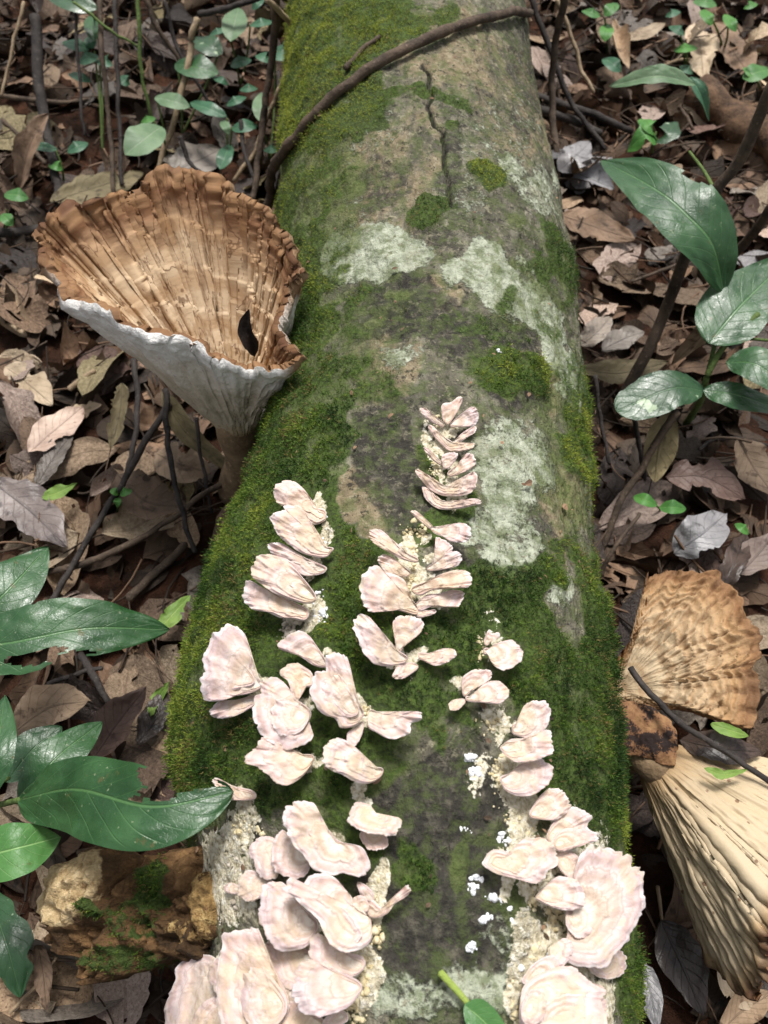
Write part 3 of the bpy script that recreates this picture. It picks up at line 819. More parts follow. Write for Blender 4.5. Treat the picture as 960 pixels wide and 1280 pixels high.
R4, R3, R5, R6, R7, R8 = ((290, 590), 3.0), ((440, 480), 2.6667), ((230, 760), 3.0), ((200, 980), 3.0), ((550, 770), 3.4286), ((550, 980), 3.4286)
BR = [
    # frame, attachment, outline, tilt, base lift (mm), dome, label
    (R4, (340, 160), [(155, 60), (170, 40), (215, 32), (255, 50), (285, 85), (300, 130), (345, 140), (352, 165), (345, 182), (310, 195), (270, 172), (235, 138), (195, 130), (160, 105)], 24, 5, .2, 'pinkish white bracket topmost in the left column of the log'),
    (R4, (365, 290), [(145, 160), (190, 145), (200, 130), (250, 125), (280, 165), (310, 230), (340, 275), (378, 285), (372, 300), (345, 320), (270, 305), (210, 270), (170, 230), (150, 195)], 26, 8, .2, 'second bracket from the top in the left column'),
    (R4, (345, 365), [(135, 280), (150, 265), (190, 268), (250, 310), (345, 352), (350, 370), (330, 382), (280, 390), (240, 375), (200, 340), (150, 312)], 22, 5, .15, 'narrow greyish bracket wedged third in the left column'),
    (R4, (305, 470), [(75, 350), (90, 320), (130, 305), (180, 320), (225, 350), (265, 395), (300, 440), (315, 470), (300, 490), (260, 490), (200, 470), (150, 450), (100, 415), (70, 385)], 30, 10, .25, 'broad white bracket fourth in the left column with tan zoning'),
    (R4, (275, 530), [(40, 450), (60, 405), (110, 430), (170, 460), (240, 490), (285, 520), (275, 555), (220, 548), (180, 545), (130, 525), (80, 515), (50, 490)], 24, 5, .2, 'lowest wide bracket of the upper left column under the broad white one'),
    (R3, (318, 130), [(300, 70), (330, 60), (355, 42), (368, 48), (360, 75), (340, 110), (324, 132), (312, 130), (300, 110)], 30, 3, .2, 'tiny upright bracket at the very top of the centre column'),
    (R3, (305, 135), [(228, 85), (245, 80), (275, 105), (300, 125), (308, 136), (300, 142), (270, 128), (240, 105)], 28, 3, .2, 'slim tongue bracket pointing left at the top of the centre column'),
    (R3, (330, 135), [(335, 125), (370, 95), (400, 75), (420, 90), (418, 125), (400, 140), (360, 142), (330, 142)], 28, 4, .2, 'rounded lobe bracket pointing right at the top of the centre column'),
    (R3, (320, 192), [(250, 135), (270, 140), (300, 170), (322, 186), (350, 200), (390, 205), (405, 197), (402, 212), (370, 222), (330, 225), (300, 203), (265, 165)], 34, 3, .1, 'thin crescent bracket second row down the centre column'),
    (R3, (338, 195), [(340, 190), (365, 165), (395, 145), (412, 140), (410, 160), (380, 180), (345, 202), (334, 198)], 30, 3, .1, 'small right lobe bracket in the second row of the centre column'),
    (R3, (298, 262), [(238, 212), (255, 215), (285, 245), (302, 260), (296, 270), (265, 248)], 30, 3, .1, 'very slim left tongue bracket above the big crescent in the centre column'),
    (R3, (308, 272), [(300, 240), (330, 228), (352, 232), (345, 255), (320, 280), (303, 275)], 30, 3, .1, 'little ear bracket in the middle of the centre column'),
    (R3, (325, 300), [(320, 295), (360, 260), (380, 232), (395, 230), (410, 250), (405, 275), (370, 295), (330, 308)], 32, 4, .1, 'two lobed right bracket above the big crescent of the centre column'),
    (R3, (312, 340), [(208, 285), (225, 285), (260, 315), (305, 338), (350, 345), (385, 325), (405, 290), (415, 310), (412, 345), (385, 368), (340, 374), (290, 368), (250, 340), (220, 310)], 34, 4, .1, 'big smile shaped crescent bracket spanning the centre column'),
    (R3, (305, 392), [(235, 345), (255, 350), (275, 376), (300, 388), (340, 392), (395, 382), (425, 385), (425, 400), (370, 412), (310, 418), (275, 408), (245, 380)], 34, 3, .1, 'lower crescent bracket right under the smile shaped one'),
    (R4, (748, 205), [(672, 150), (690, 145), (720, 170), (750, 200), (744, 212), (700, 180)], 28, 4, .1, 'small finger bracket pointing left at the top of the middle cluster'),
    (R4, (745, 208), [(745, 205), (790, 210), (820, 200), (855, 190), (890, 205), (897, 235), (880, 258), (830, 262), (790, 242), (755, 226)], 26, 5, .2, 'pink edged bracket pointing right at the top of the middle cluster'),
    (R4, (690, 330), [(515, 225), (535, 213), (570, 225), (600, 265), (640, 295), (695, 322), (690, 338), (640, 327), (590, 300), (545, 275), (520, 250)], 28, 6, .2, 'long finger bracket pointing upper left in the middle cluster'),
    (R4, (665, 380), [(548, 325), (575, 310), (610, 325), (640, 350), (668, 375), (660, 390), (640, 392), (590, 385), (560, 355)], 26, 5, .2, 'short rounded bracket below the long finger in the middle cluster'),
    (R4, (690, 510), [(480, 440), (490, 395), (510, 360), (545, 350), (575, 375), (610, 385), (650, 410), (658, 450), (695, 505), (690, 535), (640, 522), (600, 515), (550, 525), (510, 520), (490, 490)], 26, 6, .3, 'broad pink ruffled bracket on the left of the middle cluster'),
    (R4, (755, 345), [(752, 340), (765, 290), (765, 245), (800, 260), (825, 280), (820, 300), (780, 330), (760, 350)], 26, 5, .2, 'upright petal bracket on the right of the middle cluster'),
    (R4, (735, 362), [(735, 355), (770, 332), (815, 300), (850, 300), (862, 320), (845, 350), (800, 364), (740, 370)], 28, 7, .2, 'petal bracket second from the top right in the middle cluster'),
    (R4, (680, 440), [(680, 430), (730, 410), (790, 380), (850, 367), (890, 380), (898, 415), (880, 432), (820, 430), (760, 440), (710, 460), (680, 452)], 26, 7, .2, 'longest right pointing bracket in the middle cluster'),
    (R4, (690, 500), [(688, 495), (730, 460), (780, 455), (830, 440), (868, 450), (865, 480), (845, 505), (800, 500), (750, 502), (710, 517), (690, 512)], 24, 4, .2, 'bracket tucked beneath the longest right one in the middle cluster'),
    (R4, (690, 530), [(690, 520), (740, 518), (760, 515), (762, 528), (730, 540), (692, 543)], 22, 3, .1, 'tiny finger bracket at the foot of the middle cluster'),
    (R4, (650, 700), [(452, 570), (470, 540), (510, 540), (545, 580), (570, 620), (600, 655), (655, 690), (652, 710), (640, 718), (580, 728), (530, 715), (495, 675), (475, 630)], 26, 6, .3, 'elongated warty bracket slanting up left below the middle cluster'),
    (R4, (618, 674), [(610, 665), (615, 620), (602, 580), (615, 545), (660, 540), (700, 552), (722, 570), (700, 610), (650, 645), (628, 678), (612, 678)], 24, 4, .2, 'smooth paddle shaped bracket standing upright below the middle cluster'),
    (R4, (705, 690), [(702, 678), (750, 678), (790, 662), (830, 665), (836, 690), (800, 715), (760, 725), (715, 705), (702, 698)], 24, 4, .2, 'knobby bracket pointing right below the paddle shaped one'),
    (R4, (690, 728), [(605, 765), (620, 730), (650, 715), (690, 718), (695, 738), (650, 770), (620, 775)], 22, 3, .2, 'small pale petal bracket at the foot of the paddle shaped one'),
    (R5, (285, 290), [(60, 270), (75, 245), (70, 200), (80, 165), (95, 110), (120, 85), (165, 60), (210, 75), (235, 115), (245, 170), (243, 220), (285, 270), (288, 300), (240, 322), (190, 330), (150, 345), (90, 350), (65, 330)], 26, 9, .3, 'large white scalloped fan bracket farthest left on the log'),
    (R5, (265, 340), [(95, 390), (130, 350), (190, 345), (262, 328), (268, 352), (255, 370), (220, 390), (170, 410), (120, 410)], 22, 4, .2, 'thin bracket peeking out below the large white fan'),
    (R5, (528, 208), [(352, 150), (375, 115), (430, 85), (470, 105), (500, 145), (528, 190), (532, 220), (490, 215), (450, 190), (410, 170)], 26, 6, .2, 'ragged cream bracket between the two left columns'),
    (R5, (470, 275), [(360, 250), (370, 220), (410, 205), (450, 220), (480, 245), (480, 290), (440, 300), (430, 345), (405, 330), (390, 275)], 24, 5, .3, 'curled grey pink bracket under the ragged cream one'),
    (R5, (665, 395), [(470, 310), (490, 250), (530, 230), (535, 185), (570, 165), (610, 185), (625, 230), (630, 290), (650, 340), (672, 390), (668, 410), (640, 440), (590, 450), (570, 415), (530, 400), (490, 360)], 28, 9, .3, 'large zoned bracket with tan stripes left of the log centre'),
    (R5, (455, 380), [(250, 390), (265, 330), (290, 300), (290, 270), (340, 258), (385, 290), (400, 330), (440, 355), (475, 390), (468, 440), (485, 475), (460, 505), (410, 525), (350, 515), (300, 480), (270, 430)], 26, 8, .35, 'large creamy bracket directly right of and below the white fan'),
    (R5, (480, 565), [(220, 575), (250, 535), (275, 520), (285, 490), (320, 485), (370, 520), (430, 545), (482, 552), (482, 580), (450, 625), (400, 660), (350, 655), (310, 620), (270, 595)], 26, 6, .3, 'ribbed pink bracket with scalloped lower edge above the notched leaf'),
    (R5, (740, 612), [(525, 540), (540, 500), (580, 488), (625, 505), (650, 540), (675, 588), (740, 600), (745, 620), (725, 642), (690, 657), (640, 648), (580, 620), (530, 590)], 26, 6, .3, 'smooth zoned bracket alone on the moss below the striped one'),
    (R5, (700, 388), [(690, 440), (696, 385), (740, 392), (800, 405), (850, 390), (885, 390), (888, 420), (850, 430), (840, 470), (780, 490), (720, 465)], 26, 6, .25, 'wrinkled bracket with a beak pointing right at the log centre'),
    (R5, (668, 432), [(640, 450), (660, 428), (675, 432), (665, 480), (640, 515), (612, 495), (615, 465)], 24, 3, .2, 'small drop shaped bracket hanging beside the beaked one'),
    (R5, (250, 705), [(105, 650), (125, 637), (170, 665), (255, 685), (262, 715), (180, 720), (140, 690)], 20, 4, .2, 'white bracket fragment touching the tip of the notched green leaf'),
    (R6, (660, 225), [(455, 140), (470, 85), (515, 62), (580, 75), (600, 130), (640, 180), (672, 215), (760, 240), (785, 320), (750, 348), (690, 335), (640, 342), (570, 310), (520, 250), (480, 190)], 26, 14, .3, 'curved pink bracket with frilled right end at the top of the lower left mass'),
    (R6, (545, 265), [(420, 220), (450, 170), (490, 195), (530, 245), (562, 270), (560, 315), (540, 345), (500, 355), (440, 335), (418, 290)], 20, 8, .2, 'round pink bracket tucked under the curved frilled one'),
    (R6, (440, 250), [(335, 240), (370, 200), (420, 200), (445, 235), (440, 290), (440, 340), (420, 360), (375, 350), (350, 290)], 18, 4, .2, 'pale pink bracket at the left under the round one'),
    (R6, (415, 382), [(290, 410), (310, 335), (350, 325), (390, 350), (425, 370), (410, 405), (370, 430), (330, 442)], 16, 3, .2, 'small smooth bracket next to the golden edge of the old conk'),
    (R6, (810, 108), [(705, 120), (730, 70), (780, 75), (805, 100), (840, 148), (895, 125), (905, 160), (870, 195), (820, 190), (760, 175), (720, 155)], 26, 6, .25, 'bean shaped pink bracket right of the lower left mass'),
    (R6, (805, 180), [(750, 182), (800, 170), (850, 200), (850, 235), (810, 248), (770, 235)], 14, 2, .2, 'small disc bracket below the bean shaped one'),
    (R6, (575, 520), [(370, 460), (380, 400), (420, 365), (470, 375), (510, 440), (582, 505), (590, 545), (575, 580), (530, 620), (450, 622), (400, 585), (380, 530)], 24, 12, .3, 'thumb shaped bracket in the middle of the lower left mass'),
    (R6, (775, 490), [(465, 390), (490, 350), (535, 370), (570, 340), (620, 335), (670, 365), (690, 430), (740, 475), (785, 500), (795, 545), (790, 590), (750, 620), (690, 632), (640, 600), (590, 510), (520, 440)], 26, 16, .3, 'long red flecked bracket slanting across the lower left mass'),
    (R6, (565, 650), [(385, 610), (420, 595), (530, 615), (570, 632), (565, 665), (530, 700), (500, 770), (460, 760), (420, 700)], 16, 6, .2, 'pink bracket below the thumb shaped one'),
    (R6, (750, 680), [(555, 610), (590, 560), (640, 590), (700, 630), (760, 650), (765, 690), (720, 722), (640, 712), (580, 680)], 20, 9, .2, 'shell shaped bracket below the red flecked one'),
    (R6, (740, 760), [(500, 770), (510, 700), (560, 660), (640, 695), (720, 725), (755, 755), (745, 790), (700, 840), (620, 870), (550, 860), (510, 820)], 24, 14, .35, 'glossy fan bracket with white ribs near the bottom left'),
    (R6, (470, 830), [(215, 640), (240, 570), (300, 532), (365, 545), (390, 610), (430, 700), (475, 790), (480, 850), (430, 940), (340, 980), (260, 960), (225, 880), (215, 780)], 22, 16, .3, 'largest tan zoned bracket at the bottom left of the log'),
    (R6, (225, 740), [(20, 820), (50, 760), (60, 690), (120, 640), (200, 650), (228, 710), (232, 790), (160, 850), (130, 930), (120, 1000), (10, 1000), (15, 890)], 18, 4, .2, 'broad pale bracket hanging off the left edge at the bottom'),
    (R6, (270, 880), [(110, 890), (160, 820), (210, 800), (270, 850), (285, 900), (270, 1000), (180, 1040), (100, 1000)], 16, 10, .2, 'pink bracket at the bottom edge left of the largest one'),
    (R6, (600, 900), [(430, 890), (490, 815), (560, 855), (615, 890), (620, 950), (580, 1020), (460, 1040), (420, 970)], 18, 8, .2, 'pink bracket cut by the bottom edge right of the largest one'),
    (R6, (800, 492), [(740, 440), (770, 425), (800, 440), (830, 465), (870, 435), (920, 382), (938, 395), (925, 420), (880, 450), (845, 490), (800, 502), (775, 485)], 26, 4, .1, 'thin antler shaped bracket pointing right over dark bark'),
    (R7, (195, 150), [(190, 140), (215, 135), (240, 118), (305, 103), (340, 135), (355, 160), (330, 205), (280, 232), (230, 210), (208, 168), (190, 162)], 26, 5, .2, 'round pale bracket alone on moss at the top of the right column'),
    (R7, (198, 118), [(190, 100), (210, 58), (225, 75), (250, 70), (255, 90), (222, 108), (205, 125), (192, 122)], 26, 3, .2, 'tiny white knob bracket above the round pale one'),
    (R7, (108, 335), [(95, 320), (95, 270), (140, 235), (200, 228), (222, 250), (200, 285), (150, 305), (122, 335), (104, 342)], 24, 4, .2, 'upper of two petal brackets in the right column'),
    (R7, (118, 352), [(112, 345), (140, 342), (190, 290), (250, 278), (295, 320), (285, 350), (250, 375), (180, 370), (122, 364)], 24, 6, .2, 'lower of two petal brackets in the right column'),
    (R7, (100, 362), [(40, 375), (60, 358), (104, 355), (108, 370), (80, 400), (50, 402)], 20, 3, .2, 'tiny bead bracket left of the two petals'),
    (R7, (318, 488), [(312, 470), (335, 450), (360, 385), (410, 360), (455, 370), (477, 410), (465, 460), (430, 505), (380, 525), (330, 512), (312, 500)], 26, 6, .25, 'upright cream bracket above the stacked pair in the right column'),
    (R7, (268, 562), [(262, 560), (300, 530), (370, 522), (430, 502), (465, 485), (480, 530), (480, 590), (420, 615), (340, 628), (290, 605), (264, 575)], 28, 9, .25, 'warm cream bracket in the middle of the right column stack'),
    (R7, (268, 700), [(262, 690), (310, 668), (350, 630), (420, 610), (480, 640), (480, 690), (450, 735), (400, 765), (330, 770), (280, 745), (262, 712)], 24, 6, .25, 'zoned pink bracket lowest in the right column stack'),
    (R8, (395, 132), [(388, 115), (430, 50), (480, 17), (530, 35), (560, 80), (540, 125), (490, 155), (410, 148), (388, 140)], 24, 7, .2, 'grey lilac bracket at the top of the lower right mass'),
    (R8, (470, 230), [(460, 220), (490, 160), (560, 100), (620, 110), (655, 140), (630, 185), (680, 220), (660, 250), (590, 260), (530, 290), (470, 250)], 22, 8, .25, 'ragged cream bracket at the upper right of the lower right mass'),
    (R8, (250, 335), [(185, 330), (230, 285), (320, 290), (350, 240), (420, 228), (470, 245), (500, 290), (500, 350), (450, 400), (400, 425), (330, 405), (250, 385), (195, 355)], 24, 10, .3, 'blunt bracket with white woolly end pointing left in the lower right mass'),
    (R8, (425, 475), [(410, 485), (440, 450), (500, 400), (580, 410), (620, 460), (620, 520), (560, 540), (490, 530), (425, 500)], 24, 10, .25, 'pink bracket tucked in the bend of the largest right one'),
    (R8, (575, 600), [(580, 350), (640, 270), (700, 280), (790, 300), (840, 340), (870, 390), (878, 460), (860, 560), (820, 640), (790, 700), (720, 770), (640, 790), (520, 752), (545, 670)], 24, 12, .35, 'largest zoned bracket curving round the right side of the log'),
    (R8, (700, 760), [(640, 795), (660, 760), (740, 735), (770, 712), (800, 740), (800, 790), (760, 830), (690, 832)], 8, 2, .2, 'small lilac disc bracket under the largest right one'),
    (R8, (420, 890), [(352, 900), (390, 840), (460, 800), (520, 780), (580, 795), (640, 840), (705, 890), (690, 930), (720, 1010), (700, 1100), (520, 1130), (360, 1080)], 22, 10, .3, 'bright cream bracket cut by the bottom edge at right'),
    (R8, (520, 340), [(500, 300), (560, 285), (605, 325), (612, 392), (560, 405), (515, 365)], 20, 9, .2, 'wrinkled cream bracket between the blunt one and the largest right one'),
    (R8, (410, 815), [(350, 850), (395, 780), (470, 735), (525, 765), (505, 830), (430, 855)], 18, 7, .3, 'spongy white bracket just above the bright one at the bottom right'),
    (R8, (648, 878), [(640, 858), (690, 862), (716, 890), (695, 908), (648, 892)], 14, 6, .2, 'tiny pale bracket sticking out right of the bright one at the bottom'),
    (R8, (560, 560), [(540, 570), (560, 520), (620, 530), (660, 575), (650, 640), (590, 660), (550, 620)], 18, 13, .3, 'greyish inner lobe bracket lying on the largest right one'),
    (R8, (610, 440), [(600, 470), (590, 400), (620, 375), (680, 380), (700, 430), (680, 500), (630, 520)], 18, 14, .3, 'white ribbed inner lobe bracket near the top of the largest right one'),
    (R8, (520, 1010), [(420, 1000), (470, 930), (560, 900), (650, 930), (690, 1000), (640, 1080), (480, 1090)], 20, 18, .3, 'top tier bracket over the bright one cut by the bottom edge'),
    (R6, (288, 395), [(238, 388), (265, 370), (296, 388), (292, 412), (252, 408)], 14, 3, .2, 'tiny beige bracket on grey crust beside the old conk'),
    (R6, (505, 790), [(430, 770), (470, 735), (515, 745), (528, 790), (512, 835), (455, 828)], 16, 10, .2, 'narrow bracket squeezed between the two biggest at the bottom left'),
    (R6, (685, 872), [(608, 895), (650, 850), (695, 856), (700, 890), (632, 915)], 16, 6, .2, 'small cream ear bracket below the glossy fan at the bottom'),
    (R6, (792, 432), [(740, 372), (768, 378), (798, 408), (800, 440), (758, 425)], 18, 4, .2, 'small curled bracket above the antler shaped one'),
    (R6, (772, 462), [(722, 432), (758, 418), (780, 445), (776, 478), (732, 474)], 18, 6, .2, 'small pink knob bracket left of the antler shaped one'),
    (R6, (300, 690), [(180, 720), (200, 660), (260, 640), (310, 660), (320, 710), (280, 760), (210, 780)], 16, 9, .3, 'pink bracket half hidden under the upper left of the largest one'),
    (R6, (460, 640), [(360, 680), (390, 600), (440, 590), (480, 620), (480, 680), (430, 740), (385, 730)], 16, 9, .3, 'tan pink bracket in the gap under the thumb shaped one'),
    (R6, (450, 830), [(300, 760), (330, 690), (380, 680), (430, 740), (470, 800), (470, 860), (420, 920), (350, 920), (305, 850)], 20, 22, .3, 'inner tier bracket lying on the largest one at the bottom left'),
    (R8, (470, 700), [(470, 760), (490, 700), (530, 660), (570, 690), (560, 750), (510, 790)], 18, 9, .3, 'white cottony bracket at the lower left of the largest right one'),
    (R8, (380, 960), [(352, 1010), (360, 930), (400, 880), (450, 900), (450, 980), (400, 1040)], 18, 15, .3, 'yellowish spongy bracket on the left of the bright bottom right one'),
    (R8, (640, 960), [(600, 950), (640, 900), (700, 910), (716, 960), (690, 1010), (630, 1010)], 18, 16, .3, 'ruffled bracket on the right end of the bright bottom right one'),
    (R8, (500, 260), [(480, 250), (520, 200), (580, 190), (640, 215), (640, 250), (570, 275), (510, 285)], 18, 12, .3, 'thin crinkled bracket on top of the ragged cream one at right'),
    (R6, (640, 790), [(540, 800), (555, 740), (600, 715), (650, 735), (690, 780), (660, 830), (590, 840)], 18, 19, .3, 'white ribbed inner tier on the glossy fan bracket'),
    (R6, (150, 760), [(60, 800), (75, 735), (120, 690), (175, 700), (200, 750), (170, 810), (100, 850)], 16, 10, .3, 'pale inner tier on the broad bracket at the lower left edge'),
    (R6, (690, 560), [(600, 480), (640, 440), (690, 470), (740, 530), (755, 570), (720, 600), (660, 570)], 20, 21, .3, 'red flecked inner tier on the long slanting bracket'),
    (R5, (250, 270), [(110, 280), (120, 220), (160, 180), (205, 180), (235, 220), (262, 262), (255, 290), (190, 305), (130, 310)], 22, 14, .3, 'inner tier bracket lying on the large white fan'),
    (R5, (640, 380), [(520, 320), (540, 270), (580, 250), (612, 285), (630, 330), (655, 378), (640, 405), (590, 400)], 22, 14, .3, 'inner tier bracket lying on the striped one'),
    (R5, (450, 400), [(330, 430), (330, 370), (360, 340), (400, 350), (440, 375), (468, 400), (455, 440), (420, 470), (360, 475)], 22, 13, .3, 'inner tier bracket lying on the large creamy one'),
]
for (_fr, _b, _o2, *_r) in BR:
    _bx, _by = full(*_fr, [_b])[0]
    _cx, _cy = np.mean(full(*_fr, _o2), 0)
    _e = np.ptp(np.array(full(*_fr, _o2)), 0)
    _q = 0.11 * math.hypot(*_e) + 5
    CRUST_E.append((.9 * _bx + .1 * _cx, .9 * _by + .1 * _cy, _q, _q, 0, .74))
CRACK = np.array([(530, 78), (538, 118), (536, 128), (543, 152), (555, 175), (553, 190), (560, 215), (562, 245), (568, 262)], float)


def build_log():
    th = np.concatenate([np.linspace(-112, 112, 352), np.linspace(117, 243, 26)])
    th = np.radians(th)
    ys = np.concatenate([np.linspace(-0.55, -0.16, 20, endpoint=False), np.linspace(-0.16, 0.4, 300, endpoint=False), np.linspace(0.4, 1.1, 250, endpoint=False), np.linspace(1.1, 3.1, 60)])
    Y, T = np.meshgrid(ys, th, indexing='ij')
    cx, r = log_c(Y)
    N = np.stack([np.sin(T), 0 * T, np.cos(T)], -1)
    P = np.stack([cx, Y, LOGZ + 0 * cx], -1) + N * r[..., None]
    # map position: the outline of the log as seen, carried over unseen flanks
    d = np.hypot(CAM[0] - cx, CAM[2] - LOGZ)
    lim = np.arccos(np.clip(r / d, 0, 1))
    base = np.arctan2(CAM[0] - cx, CAM[2] - LOGZ)
    Tw = (T + np.pi) % (2 * np.pi) - np.pi
    Tc = base + np.clip(Tw - base, -lim, lim)
    Pm = np.stack([cx + r * np.sin(Tc), Y, LOGZ + r * np.cos(Tc)], -1)
    px, py = project(Pm.reshape(-1, 3))
    w1 = (fbm(P.reshape(-1, 3) * 45, 3, 3) - 0.5) * 46
    w2 = (fbm(P.reshape(-1, 3) * 45, 3, 9) - 0.5) * 46
    sc = np.clip(0.62 / np.maximum(depth(P.reshape(-1, 3)), 0.2), 0.4, 1.5)
    px, py = px + w1 * sc, py + w2 * sc
    Pf = P.reshape(-1, 3)
    side = sstep(0.35, 0.1, Pf[:, 2] / 0.24)        # flanks towards the ground: sparse moss
    moss = ell(px, py, MOSS_E) * (1 - ell(px, py, MOSS_HOLES))
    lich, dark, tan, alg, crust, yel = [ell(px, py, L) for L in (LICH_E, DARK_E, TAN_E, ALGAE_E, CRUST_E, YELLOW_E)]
    back = (Pf[:, 1] > 1.0)
    moss = np.where(back, np.maximum(moss, 0.9 * sstep(0.5, 0.65, fbm(Pf * 9, 3, 31))), moss)
    patch = fbm(Pf * 30, 4, 21)
    alg = np.maximum(alg, 0.85 * moss)
    moss = moss * sstep(0.22, 0.50, patch + 0.50 * (moss - 0.62)) * (1 - 0.55 * sstep(.56, .7, fbm(Pf * 75, 3, 27)))
    moss = moss * (1 - 0.9 * crust)
    disp = (fbm(Pf * 10, 3, 1) - 0.5) * 0.008 + (fbm(Pf * 38, 4, 2) - 0.5) * 0.005 + (fbm(Pf * 150, 3, 4) - 0.5) * 0.0022 * (1 - 0.6 * lich)
    disp = disp + moss * (0.0002 + 0.0038 * sstep(.3, .75, fbm(Pf * 62, 3, 5))) + crust * (fbm(Pf * 260, 3, 28) - .25) * 0.005 + lich * (0.0004 + 0.0022 * (fbm(Pf * 190, 3, 29) - .4)) - (1 - np.clip(np.abs(fbm(Pf * np.array([70, 45, 70]), 3, 33) - .5) / .035, 0, 1)) * 0.0016 * (1 - moss)
    # the lengthwise crack
    qx, qy = px - w1 * sc, py - w2 * sc
    cxr = np.interp(qy, CRACK[:, 1], CRACK[:, 0]) + (vnoise(np.stack([qy * .12, 0 * qy, 0 * qy], -1), 8) - .5) * 8
    cr = np.exp(-((qx - cxr) / 1.8) ** 2) * sstep(74, 86, qy) * sstep(266, 250, qy)
    disp = disp * (1 - cr) - cr * 0.009
    dark = np.maximum(dark, cr * 3.0)
    tan = tan * (1 - cr)
    alg = alg * (1 - cr)
    moss = moss * (1 - cr * .9)
    lich = lich * (1 - np.clip(cr * 2, 0, 1))
    V = Pf + N.reshape(-1, 3) * disp[:, None]
    Fc = grid_faces(len(ys), len(th), True)
    root = empty('fallen_log', (float(log_c(0.3)[0]), 0.3, 0.0))
    tag(root, 'thick mossy fallen log with lichen patches and pale brackets running up the middle', 'log')
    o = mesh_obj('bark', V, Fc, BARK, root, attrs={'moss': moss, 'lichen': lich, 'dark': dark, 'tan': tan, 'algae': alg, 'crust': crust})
    return V, N.reshape(-1, 3), Fc, moss, yel, (px, py)


LOGV, LOGN, LOGF, LOGMOSS, LOGYEL, LOGPX = build_log()


def scatter_moss(name, V, N, Fc, dens, yel, count, label, lmin, lmax, seed):
    g = np.random.default_rng(seed)
    A, B, C = V[Fc[:, 0]], V[Fc[:, 1]], V[Fc[:, 3]]
    area = np.linalg.norm(np.cross(B - A, C - A), axis=1)
    w = area * (dens[Fc].mean(1) ** 1.6)
    px, py = project(A)
    w = w * ((px > -60) & (px < 1020) & (py > -60) & (py < 1400) & (depth(A) > 0.1))
    # nearer moss is drawn larger: more shoots there
    w = w / np.clip(depth(A), 0.25, 2) ** 1.2
    fi = g.choice(len(Fc), size=count, p=w / w.sum())
    u, v = g.random(count)[:, None], g.random(count)[:, None]
    q = Fc[fi]
    P = (V[q[:, 0]] * (1 - u) + V[q[:, 1]] * u) * (1 - v) + (V[q[:, 3]] * (1 - u) + V[q[:, 2]] * u) * v
    n = nrm(N[q].mean(1))
    dn = dens[q].mean(1)
    D = nrm(n + g.normal(0, 0.55, (count, 3)) + np.array([0, 0, -0.15]))
    L = g.uniform(lmin, lmax, count) * (0.55 + 0.6 * dn) * (0.6 + 0.8 * fbm(P * 60, 2, 40))
    side = nrm(np.cross(D, g.normal(0, 1, (count, 3))))
    up = np.cross(side, D)
    tint = np.clip(0.27 + 0.64 * yel[q].mean(1) + (fbm(P * 55, 3, 44) - 0.5) * 1.3 + g.normal(0, 0.13, count), 0, 1)
    age = np.clip(g.random(count) * .96 + 0.25 * sstep(.58, .72, fbm(P * 38, 3, 49)), 0, 1)
    vs_, fs_, k = [], [], 0
    nl = 5
    base = P - n * 0.001
    bend = nrm(D + 0.5 * up * g.normal(0, 1, (count, 1)))
    for j in range(nl):
        t0 = 0.1 + 0.18 * j
        o = base + D * (L * t0 * 0.8)[:, None] + bend * (L * t0 * t0 * 0.45)[:, None]
        a = j * 2.4 + g.random(count) * 0.8
        out = side * np.cos(a)[:, None] + up * np.sin(a)[:, None]
        d = nrm(D * (0.75 if j < nl - 1 else 3) + out * 0.8)
        ll = L * (0.50 - 0.03 * j)
        wv = nrm(np.cross(d, out + 0.3 * D)) * (ll * 0.17)[:, None]
        vs_ += [o - wv, o + wv, o + d * ll[:, None]]
    X = np.stack(vs_, 1)                                   # count, 3*nl, 3
    m = 3 * nl
    idx = np.arange(count)[:, None] * m
    Fq = np.concatenate([np.stack([idx[:, 0] + 3 * j + c for c in range(3)], -1) for j in range(nl)])
    o = mesh_obj(name, X.reshape(-1, 3), Fq, MOSS, None, P.mean(0), {'tint': np.repeat(tint, m), 'age': np.repeat(age, m)}, smooth=False)
    return tag(o, label, 'moss', kind='stuff')




# ------------------------------------------------------------------ the ground
def ground_h(x, y):
    p = np.stack([np.asarray(x, float), np.asarray(y, float), 0 * np.asarray(x, float)], -1)
    return (fbm(p * 5, 3, 61) - 0.5) * 0.03 + (fbm(p * 40, 3, 62) - 0.5) * 0.008 - 0.006


def build_ground():
    xs = np.concatenate([np.linspace(-60, -1.3, 20, endpoint=False), np.linspace(-1.3, 1.3, 170, endpoint=False), np.linspace(1.3, 60, 20)])
    ys = np.concatenate([np.linspace(-60, -0.4, 20, endpoint=False), np.linspace(-0.4, 2.2, 170, endpoint=False), np.linspace(2.2, 60, 20)])
    Y, X = np.meshgrid(ys, xs, indexing='ij')
    V = np.stack([X, Y, ground_h(X, Y)], -1).reshape(-1, 3)
    o = mesh_obj('ground', V, grid_faces(len(ys), len(xs)), SOIL, None, (0, 0, 0))
    tag(o, 'dark reddish soil under the leaf litter', 'ground', kind='structure')


build_ground()


